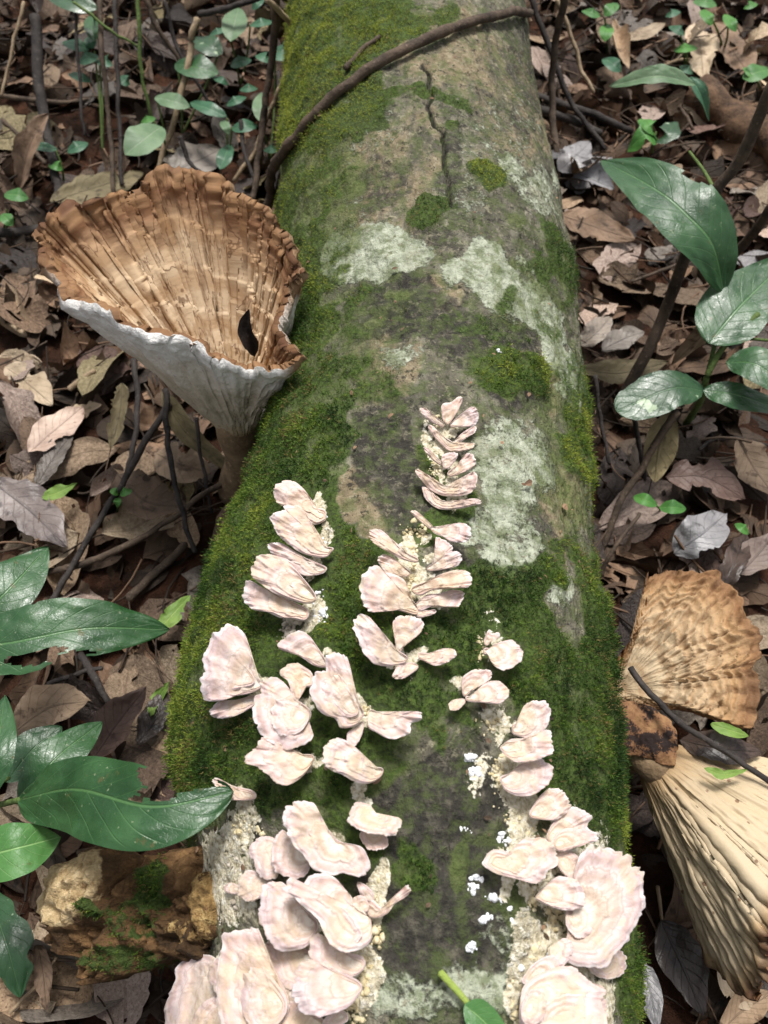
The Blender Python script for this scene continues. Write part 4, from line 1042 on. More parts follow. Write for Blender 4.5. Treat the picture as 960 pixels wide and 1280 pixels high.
# ------------------------------------------------------------------ leaves
def leaf_grid(nu, nv, p=0.75, q=0.85, seed=0, torn=0.0, wave=0.06):
    """outline of a blade: u along, v across in -1..1, half width per u and side (unit length 1)"""
    u = np.linspace(0, 1, nu)
    w = u ** p * (1 - u) ** q
    w = w / w.max()
    wl, wr = w.copy(), w.copy()
    for arr, s in ((wl, seed), (wr, seed + 50)):
        arr *= 1 + wave * (vnoise(np.stack([u * 9, 0 * u, 0 * u], -1), s) - 0.5) * 2
        if torn:
            t = vnoise(np.stack([u * 5, 0 * u + 3, 0 * u], -1), s + 7)
            t2 = vnoise(np.stack([u * 26, 0 * u + 3, 0 * u], -1), s + 11)
            arr *= 1 - torn * sstep(0.5, 0.75, t + 0.22 * (t2 - 0.5)) * (0.6 + 0.4 * t2)
    return u, wl, wr


def blade(mid, N, hl, hr, nu=44, nv=16, p=0.75, q=0.85, fold=0.15, curl=0.0, ripple=0.02, seed=0, torn=0.0, wave=0.05, bites=(), holes=0.0, wav_amp=None):
    """mid: control points of the midrib; N: rough facing; hl, hr: half widths in metres. Returns verts, faces, uv"""
    C = spline(mid, nu)
    T = nrm(np.gradient(C, axis=0))
    S = nrm(np.cross(T, np.broadcast_to(N, T.shape)))
    Nn = nrm(np.cross(S, T))
    u, wl, wr = leaf_grid(nu, nv, p, q, seed, torn, wave)
    v = np.linspace(-1, 1, nv + 1)
    W = np.where(v[None, :] < 0, wl[:, None] * hl, wr[:, None] * hr) * v[None, :]
    L = np.linalg.norm(np.diff(C, axis=0), axis=1).sum()
    aw = np.abs(W)
    hw = max(hl, hr)
    up = fold * aw + curl * aw ** 2 / hw
    nz = fbm(np.stack(np.broadcast_arrays(u[:, None] * 5 + seed * 1.3, v[None, :] * 1.6, seed * 0.7 + 0 * u[:, None]), -1), 3, seed + 3) - 0.5
    up = up + ripple * L * 2 * nz * (0.25 + np.abs(v[None, :]))
    und = np.sin(u[:, None] * 17 + seed + 2 * (v[None, :] > 0)) * np.abs(v[None, :]) ** 2 * ripple * 0.35 * L
    up = up + und
    V = C[:, None] + S[:, None] * W[..., None] + Nn[:, None] * up[..., None]
    uv = np.stack(np.broadcast_arrays(u[:, None], v[None, :], 0.0 * u[:, None]), -1)
    Fc = grid_faces(nu, nv + 1)
    keep = np.ones(len(Fc), bool)
    cu = uv.reshape(-1, 3)[Fc].mean(1)
    for (bu, bv, br) in bites:
        d = np.hypot((cu[:, 0] - bu) * 2.2, cu[:, 1] - bv) + 0.12 * (vnoise(cu * 9, seed + 5) - 0.5)
        keep &= d > br
    if holes:
        keep &= vnoise(cu * np.array([9, 3.0, 1]) + seed * 3.1, seed + 13) < 1 - holes
    return V.reshape(-1, 3), Fc[keep], uv.reshape(-1, 3)


def px_blade(pts, hl, hr, tiltN=None, **kw):
    """pts: (px, py, z) control points; half widths in pixels of the 960-wide photograph"""
    A = np.array(pts, float)
    mid = on_z(A[:, 0], A[:, 1], A[:, 2])
    c = mid[len(mid) // 2]
    N = nrm(np.array([0, 0, 1.0]) + 0.5 * nrm(CAM - c)) if tiltN is None else nrm(np.asarray(tiltN, float))
    t = nrm(mid[-1] - mid[0])
    S = nrm(np.cross(t, N))
    x0, y0 = project(c)
    x1, y1 = project(c + S * 0.01)
    k = 0.01 / max(math.hypot(x1 - x0, y1 - y0), 3.0)
    return blade(mid, N, hl * k, hr * k, **kw)


# litter: a height map keeps one leaf lying on the next
GX0, GY0, GS, GN, GM = -1.0, -0.35, 0.008, 250, 270
gx = GX0 + GS * np.arange(GN)
gy = GY0 + GS * np.arange(GM)
HM = ground_h(*np.meshgrid(gx, gy, indexing='ij'))


def lay(V, soft=75, lift=0.0015):
    """drop a set of points (local z) on the height map; returns the z offset and raises the map"""
    i = np.clip(((V[:, 0] - GX0) / GS).round().astype(int), 0, GN - 1)
    j = np.clip(((V[:, 1] - GY0) / GS).round().astype(int), 0, GM - 1)
    dz = np.percentile(HM[i, j] - V[:, 2], soft) + lift
    np.maximum.at(HM, (i, j), np.minimum(V[:, 2] + dz, HM[i, j] + 0.012))
    return dz


def free_spot(x, y, margin=0.0):
    cx, r = log_c(y)
    return abs(x - cx) > r * 0.72 + margin


def variant(seed, nu, nv, kind):
    g = random.Random(seed)
    L = 1.0
    if kind == 0:      # long, gently bent
        mid = [(-.5, 0, 0), (-.15, g.uniform(-.05, .05), g.uniform(.02, .09)), (.2, g.uniform(-.06, .06), g.uniform(0, .08)), (.5, 0, g.uniform(-.04, .1))]
        a = dict(hl=.2, hr=.2, fold=g.uniform(-.3, .3), curl=g.uniform(-.5, .5))
    elif kind == 1:    # broad and crumpled
        mid = [(-.5, 0, .05), (-.2, 0, g.uniform(-.05, .1)), (.15, g.uniform(-.1, .1), g.uniform(0, .14)), (.48, g.uniform(-.1, .1), g.uniform(-.1, .05))]
        a = dict(hl=.3, hr=.28, fold=g.uniform(-.2, .5), curl=g.uniform(-.9, .9))
    elif kind == 2:    # rolled
        mid = [(-.5, 0, 0), (-.1, .03, .04), (.25, -.03, .03), (.5, .05, .1)]
        a = dict(hl=.2, hr=.22, fold=g.uniform(.2, .8), curl=g.uniform(1.0, 2.0))
    else:              # torn piece
        mid = [(-.35, 0, 0), (-.05, .05, .05), (.4, 0, .0)]
        a = dict(hl=.3, hr=.22, fold=g.uniform(-.4, .4), curl=g.uniform(-.6, .6))
    return blade(mid, np.array([0, 0, 1.0]), nu=nu, nv=nv, p=g.uniform(.55, .95), q=g.uniform(.6, 1.0), ripple=g.uniform(.03, .075), seed=seed,
                 torn=(0.75 if kind == 3 else g.choice([0, 0.25, 0.5])), wave=0.14, holes=g.choice([0, 0, 0.12, 0.2]), **a)


def place(V, x, y, rz, s, tx, ty):
    cz, sz = math.cos(rz), math.sin(rz)
    W = V * s
    W = np.stack([W[:, 0], W[:, 1] * math.cos(tx) - W[:, 2] * math.sin(tx), W[:, 1] * math.sin(tx) + W[:, 2] * math.cos(tx)], -1)
    W = np.stack([W[:, 0] * math.cos(ty) + W[:, 2] * math.sin(ty), W[:, 1], -W[:, 0] * math.sin(ty) + W[:, 2] * math.cos(ty)], -1)
    return np.stack([W[:, 0] * cz - W[:, 1] * sz + x, W[:, 0] * sz + W[:, 1] * cz + y, W[:, 2]], -1)


def in_view(x, y, m=60):
    a, b = project(np.array([x, y, 0.01]))
    return -m < a < 960 + m and -m < b < 1280 + m


def spots(n, m):
    out = []
    while len(out) < n:
        x, y = rnd.uniform(-.85, .85), rnd.uniform(-.2, 1.55)
        if in_view(x, y, m) and free_spot(x, y):
            out.append((x, y))
    return out


def build_under_litter(count=2500):
    var = [variant(900 + k, 10, 5, k % 4) for k in range(16)]
    Vs, Fs, Us, Ts, off = [], [], [], [], 0
    for (x, y) in spots(count, 140):
        V, Fc, uv = var[rnd.randrange(16)]
        W = place(V, x, y, rnd.uniform(0, 6.28), rnd.uniform(.025, .072), rnd.gauss(0, .3), rnd.gauss(0, .3))
        W[:, 2] += lay(W, 50, 0.0005)
        Vs.append(W); Fs.append(Fc + off); Us.append(uv); Ts.append(np.full(len(W), rnd.random() ** .95)); off += len(W)
    far_var = [variant(950 + k, 8, 4, k % 4) for k in range(12)]
    X, Y = rng.uniform(-1.9, 1.9, 4600), rng.uniform(-0.8, 3.0, 4600)
    Z = ground_h(X, Y)
    for x, y, z in zip(X, Y, Z):          # the same litter goes on beyond the frame
        if in_view(x, y, 110) and y > -.15 or not free_spot(x, y):
            continue
        V, Fc, uv = far_var[rnd.randrange(12)]
        W = place(V, x, y, rnd.uniform(0, 6.28), rnd.uniform(.045, .10), rnd.gauss(0, .3), rnd.gauss(0, .3))
        W[:, 2] += z + rnd.uniform(.002, .022)
        Vs.append(W); Fs.append(Fc + off); Us.append(uv); Ts.append(np.full(len(W), rnd.random() ** .95)); off += len(W)
    o = mesh_obj('leaf_litter', np.vstack(Vs), np.vstack(Fs), LITTER, None, (0, 0.5, 0), {'surface_map': np.vstack(Us), 'tint': np.concatenate(Ts)})
    tag(o, 'brown mass of decaying leaf fragments carpeting the forest floor', 'leaf litter', kind='stuff')


build_under_litter()

# fine debris: needles, stalks and crumbs
def build_debris(count=1300):
    Vs, Fs, Ts, Us, off = [], [], [], [], 0
    for (x, y) in spots(count, 100):
        L, r = rnd.uniform(.008, .075), rnd.uniform(.0004, .0013)
        a, t = rnd.uniform(0, 6.28), rnd.gauss(0, .25)
        d = np.array([math.cos(a) * math.cos(t), math.sin(a) * math.cos(t), math.sin(t)])
        b = nrm(np.array([-d[1], d[0], 0.001])) * L * rnd.uniform(-.15, .15)
        P = np.array([[x, y, 0]]) + d[None] * (np.linspace(-.5, .5, 5) * L)[:, None] + b[None] * (1 - (np.linspace(-1, 1, 5)) ** 2)[:, None]
        V, Fc, c0, c1 = tube(P, r, 5)
        V[:, 2] += lay(V, 70, 0.001)
        Vs.append(V); Fs.append(np.vstack([Fc]) + off); off += len(V)
        Ts.append(np.full(len(V), rnd.random() ** 1.5)); Us.append(np.zeros((len(V), 3)))
    o = mesh_obj('twig_debris', np.vstack(Vs), np.vstack(Fs), LITTER, None, (0, 0.5, 0), {'surface_map': np.vstack(Us), 'tint': np.concatenate(Ts)})
    tag(o, 'scattered fine stalks and twig crumbs across the leaf litter', 'debris', kind='stuff')


PLACES = [   # photo box -> words
    ((-200, -200, 170, 90), 'in the dim top left corner'), ((170, -200, 380, 100), 'among the seedlings beside the top of the log'),
    ((-200, 90, 170, 290), 'behind the left side of the pale funnel mushroom'), ((170, 100, 380, 290), 'behind the brown rim of the funnel mushroom'),
    ((-200, 290, 110, 420), 'left of the funnel mushroom near the photo edge'), ((-200, 420, 110, 540), 'at the left edge below the funnel mushroom'),
    ((110, 290, 330, 540), 'under the white outside of the funnel mushroom'), ((-200, 540, 120, 680), 'above the uppermost glossy leaf at left'),
    ((120, 540, 330, 680), 'around the foot of the funnel mushroom'), ((-200, 680, 120, 860), 'beneath the glossy green leaves at left'),
    ((120, 680, 330, 860), 'between the glossy leaves and the mossy log'), ((-200, 860, 330, 1060), 'around the large notched green leaf'),
    ((-200, 1060, 330, 1500), 'below the old brown conk at bottom left'),
    ((640, -200, 780, 100), 'right of the far end of the log'), ((780, -200, 1200, 100), 'among the small seedlings at top right'),
    ((640, 100, 760, 200), 'by the dark sticks right of the log'), ((760, 100, 1200, 200), 'beside the rotten branch at right'),
    ((640, 200, 780, 340), 'between the log and the broad green sapling leaf'), ((780, 200, 1200, 340), 'under the broad green sapling leaf'),
    ((640, 340, 820, 470), 'left of the sloping brown sapling stem'), ((820, 340, 1200, 470), 'under the sapling leaves at the right edge'),
    ((640, 470, 830, 600), 'below the spotted leaf of the sapling'), ((830, 470, 1200, 600), 'at the right edge below the sapling'),
    ((640, 600, 830, 720), 'in the dark gap above the tan fan mushroom'), ((830, 600, 1200, 760), 'around the silvery leaf above the fan mushroom'),
    ((640, 720, 1200, 1000), 'beside the tan fan mushroom'), ((640, 1000, 1200, 1500), 'in the dark hollow beside the cream trumpet mushroom'),
]
WORD = {'tan': 'tan', 'cream': 'pale cream', 'brown': 'brown', 'grey': 'greyish', 'pink': 'pinkish', 'dark': 'blackish', 'russet': 'reddish brown', 'silver': 'silvery grey', 'olive': 'olive brown'}
FORM = ['slender', 'crumpled', 'rolled', 'torn']
LEAFGROUP = 'dead leaves lying on the forest floor'


def build_leaves(count=290):
    var = {}
    meshes = {}
    for k in range(20):
        var[k] = variant(300 + k, 26, 12, k % 4)
    used = set()
    pts = spots(count, 30)
    for (x, y) in pts:
        a, b = project(np.array([x, y, 0.02]))
        dim = (b < 330 and a < 380)  # upper left shade put into the leaf colours by a darker palette
        gap = (a > 740 and b > 900) or (a > 720 and a < 800 and b > 560)  # deep shade of the gaps beside the log, put into the leaf colours
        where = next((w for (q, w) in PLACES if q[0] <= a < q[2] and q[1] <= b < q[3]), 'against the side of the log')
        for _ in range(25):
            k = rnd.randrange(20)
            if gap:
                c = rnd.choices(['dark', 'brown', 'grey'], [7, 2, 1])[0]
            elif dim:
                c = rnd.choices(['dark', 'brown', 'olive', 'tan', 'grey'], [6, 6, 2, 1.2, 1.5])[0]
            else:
                c = rnd.choices(['tan', 'cream', 'brown', 'grey', 'pink', 'dark', 'russet', 'olive', 'silver'], [7, 5, 3.4, 4, 4.4, 2.4, 1.6, 1.4, 0.9])[0]
            s = rnd.uniform(.045, .098)
            ang = rnd.uniform(0, 6.28)
            size = 'small' if s < .06 else ('large' if s > .08 else 'medium')
            lean = ['level', 'rightward', 'upright', 'leftward'][int(((math.degrees(ang) + 22.5) % 180) // 45)]
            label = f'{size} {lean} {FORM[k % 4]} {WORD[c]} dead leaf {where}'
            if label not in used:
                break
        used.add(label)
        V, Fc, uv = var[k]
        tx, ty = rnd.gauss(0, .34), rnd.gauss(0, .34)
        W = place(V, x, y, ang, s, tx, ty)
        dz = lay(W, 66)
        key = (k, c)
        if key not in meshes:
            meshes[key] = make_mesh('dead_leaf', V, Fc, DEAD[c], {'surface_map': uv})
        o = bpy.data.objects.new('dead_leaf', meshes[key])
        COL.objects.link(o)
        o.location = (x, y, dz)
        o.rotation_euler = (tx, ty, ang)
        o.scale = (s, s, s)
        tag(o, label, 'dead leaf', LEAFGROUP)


build_leaves()
build_debris()


# ------------------------------------------------------------------ dead leaves that stand out
def ground_z(px, py):
    P = on_z(px, py, 0.03)
    i = int(np.clip(round((P[0] - GX0) / GS), 1, GN - 2))
    j = int(np.clip(round((P[1] - GY0) / GS), 1, GM - 2))
    return float(np.median(HM[i - 1:i + 2, j - 1:j + 2]))


def hero_leaf(label, pts, hl, hr, col, dz=0.012, name='dead_leaf', cat='dead leaf', group=LEAFGROUP, mat=None, **kw):
    Q = []
    for q in pts:
        z = q[2] if len(q) > 2 else ground_z(min(max(q[0], 0), 960), min(max(q[1], 0), 1280)) + dz
        Q.append((q[0], q[1], z))
    kw.setdefault('seed', len(bpy.data.objects) % 97)
    V, Fc, uv = px_blade(Q, hl, hr, **kw)
    o = mesh_obj(name, V, Fc, mat or DEAD[col], None, None, {'surface_map': uv})
    return tag(o, label, cat, group)


HERO = [
    ('pale grey leaf lying against the right side of the log near the dark sticks', [(698, 214), (718, 196), (738, 178)], 18, 18, 'silver', {}),
    ('smooth cream oval leaf catching light near the top right', [(782, 50), (806, 41), (832, 29)], 9, 9, 'cream', dict(torn=0)),
    ('tan rolled leaf standing upright among the top right seedlings', [(766, 24), (772, 55), (786, 86)], 11, 11, 'tan', dict(curl=1.6)),
    ('big cream leaf with ragged edge hanging at the top right', [(868, 28), (876, 62), (880, 102)], 24, 20, 'cream', dict(torn=.5)),
    ('wide dark brown leaf behind the big cream leaf at top right', [(890, 26), (915, 62), (938, 98)], 24, 22, 'brown', dict(torn=.4)),
    ('shiny pale grey curled leaf just left of the broad sapling leaf', [(714, 214), (740, 224), (768, 236)], 15, 13, 'silver', dict(curl=.8)),
    ('long brown crumpled leaf touching the log beside the sapling', [(700, 268), (740, 282), (795, 300)], 18, 20, 'brown', dict(torn=.3, ripple=.05)),
    ('dark grey leaf with a pointed tip close to the log edge', [(726, 432), (745, 416), (764, 396)], 17, 15, 'grey', {}),
    ('bluish grey leaf with a green fleck beside the sapling stem', [(752, 438), (778, 424), (806, 414)], 15, 14, 'grey', {}),
    ('long flat grey brown leaf lying crosswise from the log to the stem', [(724, 461), (775, 466), (836, 452)], 16, 15, 'olive', dict(torn=.2)),
    ('big curled tan leaf hanging from the sapling by its tip', [(902, 346, .11), (888, 405, .09), (838, 458, .05)], 15, 14, 'tan', dict(fold=.5, curl=.5, ripple=.04)),
    ('whole oval grey tan leaf leaning upright below the spotted leaf', [(838, 513, .075), (824, 560, .05), (818, 603, .03)], 22, 20, 'olive', dict(torn=0, wave=.03)),
    ('reddish brown leaf with an orange broken corner above the silvery leaf', [(832, 596), (880, 596), (932, 624)], 24, 22, 'russet', dict(torn=.5, dz=.018)),
    ('wrinkled silvery blue leaf lying above the tan fan mushroom', [(842, 692), (876, 668), (908, 642)], 27, 26, 'silver', dict(torn=.35, dz=.02)),
    ('pale pinkish leaf at the right edge above the fan mushroom', [(924, 718), (948, 692), (972, 664)], 22, 20, 'pink', dict(dz=.02)),
    ('dark folded leaf between the silvery leaf and the pinkish one', [(900, 738), (918, 704), (932, 666)], 17, 15, 'dark', dict(dz=.018, fold=.6)),
    ('wide tan leaf curving down the right edge below the sapling', [(922, 548), (944, 586), (972, 624)], 28, 26, 'tan', dict(dz=.02)),
    ('olive tan rolled leaf standing below the funnel mushroom', [(152, 478, .05), (150, 515, .04), (138, 562, .03)], 15, 13, 'olive', dict(curl=1.0, torn=.4)),
    ('cream and orange tattered leaf at the left edge', [(6, 458), (34, 478), (66, 506)], 24, 20, 'cream', dict(torn=.6)),
    ('pinkish beige leaf below the cream tattered one at left', [(36, 566), (70, 536), (104, 508)], 20, 22, 'pink', dict(torn=.4)),
    ('small cream leaf scrap pointing right below the funnel mushroom', [(72, 526), (100, 514), (128, 506)], 11, 12, 'cream', dict(torn=.5)),
    ('grey leaf with torn end in the litter at left', [(46, 606), (66, 574), (90, 542)], 20, 18, 'grey', dict(torn=.4)),
    ('large purplish grey leaf with midrib showing at the left edge', [(-14, 598), (36, 636), (84, 684)], 34, 36, 'grey', dict(torn=.3, dz=.018, mat='russetgrey')),
    ('broad brown curved leaf behind the long black stick', [(146, 592), (182, 626), (236, 634)], 28, 30, 'brown', dict(curl=.7, torn=.3)),
    ('tan leaf under the stem of the funnel mushroom', [(194, 566), (226, 580), (264, 592)], 26, 24, 'tan', dict(torn=.5)),
    ('long grey green strap leaf leaning against the funnel mushroom stem', [(202, 486, .075), (232, 540, .055), (294, 592, .03)], 15, 13, 'olive', dict(torn=.2, fold=.5)),
    ('large tan leaf with a strong midrib under the green leaves', [(14, 918), (62, 884), (112, 876)], 30, 28, 'tan', dict(torn=.3, dz=.018)),
    ('purplish brown pointed leaf standing beside the mossy log', [(116, 950, .03), (148, 902, .05), (184, 858, .06)], 24, 20, 'russet', dict(fold=.3)),
    ('black wet leaf tucked under the moss at the left of the log', [(172, 930), (196, 896), (206, 858)], 20, 16, 'dark', {}),
    ('broad olive leaf behind the left rim of the funnel mushroom', [(62, 252), (118, 234), (180, 216)], 18, 22, 'olive', dict(torn=.25)),
    ('smooth dark grey leaf behind the top of the funnel mushroom', [(212, 214), (244, 202), (276, 186)], 28, 24, 'grey', dict(torn=.2)),
    ('brown folded leaf standing upright at the upper left', [(24, 238, .01), (36, 184, .05), (60, 142, .07)], 15, 16, 'brown', dict(fold=.6)),
    ('speckled cream leaf below the rim of the cream trumpet mushroom', [(896, 1214), (926, 1232), (962, 1262)], 26, 28, 'cream', dict(torn=.4, dz=.012)),
    ('silvery leaf shard beside the bottom right of the log', [(796, 1196), (812, 1236), (822, 1290)], 14, 15, 'silver', dict(torn=.5)),
    ('dark glossy leaf filling the hollow beside the log at lower right', [(826, 1150), (850, 1200), (880, 1270)], 30, 26, 'dark', {}),
    ('small brown leaf hanging point down at the bottom left', [(46, 1176), (54, 1218), (58, 1264)], 12, 13, 'brown', {}),
    ('tan curled leaf at the bottom right corner', [(900, 1290), (930, 1262), (968, 1240)], 22, 22, 'tan', dict(curl=.6)),
]
DEAD['russetgrey'] = mat_dead('dead_leaf_purplish', (0.075, 0.06, 0.06), (0.20, 0.17, 0.165), (0.035, 0.028, 0.028), 0.42, 0.5)
for (label, pts, hl, hr, col, kw) in HERO:
    kw = dict(kw)
    m = kw.pop('mat', None)
    kw.setdefault('torn', .2)
    kw.setdefault('ripple', .035)
    hero_leaf(label, pts, hl, hr, m or col, wave=kw.pop('wave', .12), **kw)

for (label, pts, hl, hr) in [
    ('bright yellow green leaf scrap on the dark litter at left', [(52, 622), (72, 616), (96, 604)], 9, 8),
    ('lime green leaf scrap below the tip of the long glossy leaf', [(196, 790), (216, 768), (238, 744)], 11, 12),
    ('small lime green tattered scrap beside the mossy log', [(188, 896), (196, 876), (212, 852)], 9, 9)]:
    hero_leaf(label, pts, hl, hr, None, .022, 'leaf_scrap', 'leaf scrap', 'yellow green leaf scraps', LIME, torn=.6, ripple=.05)


# ------------------------------------------------------------------ bracket fungi
def bracket(fr, base, out, tilt, z0, dome, label, seed):
    reg, sc = fr
    bx, by = full(reg, sc, [base])[0]
    O = np.array(full(reg, sc, out))
    nseg, nr = 98, 23
    # the outline must be walked in one sense so that the surface faces out
    ar = 0.5 * np.sum(O[:, 0] * np.roll(O[:, 1], -1) - np.roll(O[:, 0], -1) * O[:, 1])
    if ar > 0:
        O = O[::-1]
    C = spline(O, nseg, True)
    # frilled margin
    t = np.linspace(0, 1, nseg, endpoint=False)
    ringp = np.stack([np.cos(2 * np.pi * t), np.sin(2 * np.pi * t), 0 * t + seed], -1)
    size = math.sqrt(abs(ar))
    rel = C - np.array([bx, by])
    far = np.linalg.norm(rel, axis=1)
    far = far / far.max()
    scal = np.abs(vnoise(ringp * 6.5, seed + 1) - 0.5) * 2
    C = C + nrm(rel) * ((fbm(ringp * 14, 2, seed + 3) - 0.5) * 0.05 * size * far)[:, None]
    C = C + nrm(rel) * ((fbm(ringp * 3.5, 3, seed) - 0.5) * 0.16 * size * far)[:, None]
    C = C - nrm(rel) * ((1 - sstep(0, .35, scal)) * 0.05 * size * far ** 2)[:, None]
    B = on_log(bx, by)[0]
    n = log_n(B)
    cpx = C.mean(0)
    Cw = on_plane(cpx[0:1], cpx[1:2], B, n)[0]
    d = nrm((Cw - B) - n * ((Cw - B) @ n))
    a = math.radians(tilt)
    view = nrm(CAM - B)
    for _ in range(20):
        np_ = nrm(n * math.cos(a) - d * math.sin(a))
        if np_ @ view > 0.5:
            break
        a -= 0.06
        if a < -0.6:
            break
    B2 = B + view * (z0 * 0.001 + 0.0045)
    E = on_plane(C[:, 0], C[:, 1], B2, np_)             # the margin, in space
    rad = np.linalg.norm(E - B2, axis=1)
    rmax = rad.max()
    s = np.linspace(0, 1, nr) ** 0.9
    P = B2 + (E - B2)[None] * s[:, None, None]
    S = np.repeat(s[:, None], nseg, 1)
    dist = S * rad[None] / rmax
    vd = nrm(CAM - P)
    ruf = (fbm(np.stack(np.broadcast_arrays(ringp[None, :, 0] * 2.2, ringp[None, :, 1] * 2.2, S * 0.9 + seed), -1), 3, seed + 2) - 0.5)
    fine = (vnoise(np.stack(np.broadcast_arrays(ringp[None, :, 0] * 8, ringp[None, :, 1] * 8, S * 2 + seed), -1), seed + 4) - 0.5)
    blob = fbm(P * (2.3 / rmax) + seed, 3, seed + 9) - 0.5
    h = dome * rmax * (np.sin(dist * np.pi * 0.72) * 0.28) - dome * rmax * 0.30 * dist ** 4 - 0.02 * rmax * sstep(.86, 1.0, S)
    h = h + blob * 0.42 * rmax * dist ** 0.8 + ruf * 0.26 * rmax * dist ** 3 + fine * 0.10 * rmax * dist ** 4
    h = h - (1 - sstep(0, .4, scal))[None] * 0.03 * rmax * dist ** 5
    ph = S * (15 + seed % 5 * 2.5) + seed * 1.7 + blob * 5
    saw = (ph / 6.2832) % 1.0
    h = h + (saw ** 2 - 0.4) * 0.034 * rmax * sstep(0.12, 0.35, S) * (0.5 + fbm(P * 120, 2, seed + 31))
    h = h + (fbm(P * 300, 3, seed + 6) - 0.5) * 0.0022 * (0.4 + dist)
    zonev = saw
    P = P + vd * h[..., None]
    th = (0.0024 * (1 - 0.72 * S ** 1.5) * min(1.0, rmax / 0.02 + 0.25))
    # rounded margin: top, a lip, underside
    lip = P[-1] + nrm(E - B2) * (th[-1] * 0.45)[:, None] - np_ * (th[-1] * 0.5)[:, None]
    bs = np.array([nr - 1, nr - 4, nr - 10, nr - 16, 0])
    bot = (P - np_ * th[..., None])[bs]
    V = np.concatenate([P, lip[None], bot])
    T = np.repeat(t[None], len(V), 0)
    Sx = np.concatenate([S, np.ones((1, nseg)), S[bs]])
    U = np.concatenate([0 * S, np.full((1, nseg), 0.2), np.ones_like(S[bs])])
    uv = np.stack([Sx, T, U], -1)
    wear = fbm(V * 90, 2, seed + 8)
    zz = np.concatenate([zonev, zonev[-1:], zonev[bs]])
    o = mesh_obj('bracket_fungus', V.reshape(-1, 3), grid_faces(len(V), nseg, True), BRACKET, None, B,
                 {'surface_map': uv.reshape(-1, 3), 'wear': wear.reshape(-1), 'zone': zz.reshape(-1)})
    tag(o, label, 'bracket fungus', 'bracket fungi growing on the log')
    return o


for k, row in enumerate(BR):
    bracket(*row, seed=100 + 13 * k)


_mx, _my = project(LOGV)
_clear = np.zeros(len(LOGV))
for (_fr, _b, _o2, *_r) in BR:
    _bx, _by = full(*_fr, [_b])[0]
    _cx, _cy = np.mean(full(*_fr, _o2), 0)
    _sz = 0.30 * math.hypot(*(np.ptp(np.array(full(*_fr, _o2)), 0)))
    _clear = np.maximum(_clear, ell(_mx, _my, [(.65 * _bx + .35 * _cx, .65 * _by + .35 * _cy, _sz, _sz)]))
LOGMOSS = LOGMOSS * (1 - _clear)
scatter_moss('moss', LOGV, LOGN, LOGF, LOGMOSS, LOGYEL, 118000, 'dense green moss cushions covering the flanks of the fallen log', 0.0019, 0.0046, 5)


def build_flecks(count=150):
    g = np.random.default_rng(77)
    x, y = g.uniform(240, 780, count), g.uniform(0, 1275, count)
    P = on_log(x, y)
    N = log_n(P)
    ok = np.abs(project(P)[0] - x) < 3
    Vs, Fs, Us, Ts, off = [], [], [], [], 0
    for k in np.nonzero(ok)[0]:
        a = nrm(np.cross(N[k], g.normal(0, 1, 3)))
        L = g.uniform(.0007, .0022) * (1.8 if g.random() < .06 else 1)
        c = P[k] + N[k] * g.uniform(.003, .006)
        mid = [c - a * L, c + N[k] * L * .2, c + a * L]
        V, Fc, uv = blade(mid, nrm(N[k] + g.normal(0, .35, 3)), L * g.uniform(.3, .8), L * g.uniform(.3, .8), nu=6, nv=4, fold=g.uniform(-.5, .5), ripple=.05, seed=int(k))
        Vs.append(V); Fs.append(Fc + off); Us.append(uv); Ts.append(np.full(len(V), .3 + .7 * g.random() ** .5)); off += len(V)
    o = mesh_obj('leaf_flecks', np.vstack(Vs), np.vstack(Fs), LITTER, None, None, {'surface_map': np.vstack(Us), 'tint': np.concatenate(Ts)})
    tag(o, 'tiny tan leaf crumbs caught in moss and bark of the log', 'leaf crumbs', kind='stuff')


build_flecks()

# ------------------------------------------------------------------ crumbs of mycelium where brackets join the bark
def ico(sub=1):
    p = (1 + 5 ** 0.5) / 2
    V = [(-1, p, 0), (1, p, 0), (-1, -p, 0), (1, -p, 0), (0, -1, p), (0, 1, p), (0, -1, -p), (0, 1, -p), (p, 0, -1), (p, 0, 1), (-p, 0, -1), (-p, 0, 1)]
    Fc = [(0, 11, 5), (0, 5, 1), (0, 1, 7), (0, 7, 10), (0, 10, 11), (1, 5, 9), (5, 11, 4), (11, 10, 2), (10, 7, 6), (7, 1, 8), (3, 9, 4), (3, 4, 2), (3, 2, 6), (3, 6, 8), (3, 8, 9), (4, 9, 5), (2, 4, 11), (6, 2, 10), (8, 6, 7), (9, 8, 1)]
    V = [nrm(v) for v in V]
    for _ in range(sub):
        c, F2 = {}, []
        def m(a, b):
            k = (min(a, b), max(a, b))
            if k not in c:
                c[k] = len(V)
                V.append(nrm(V[a] + V[b]))
            return c[k]
        for a, b, d in Fc:
            x, y, z = m(a, b), m(b, d), m(d, a)
            F2 += [(a, x, z), (b, y, x), (d, z, y), (x, y, z)]
        Fc = F2
    return np.array(V), np.array(Fc)


IV, IF = ico(1)


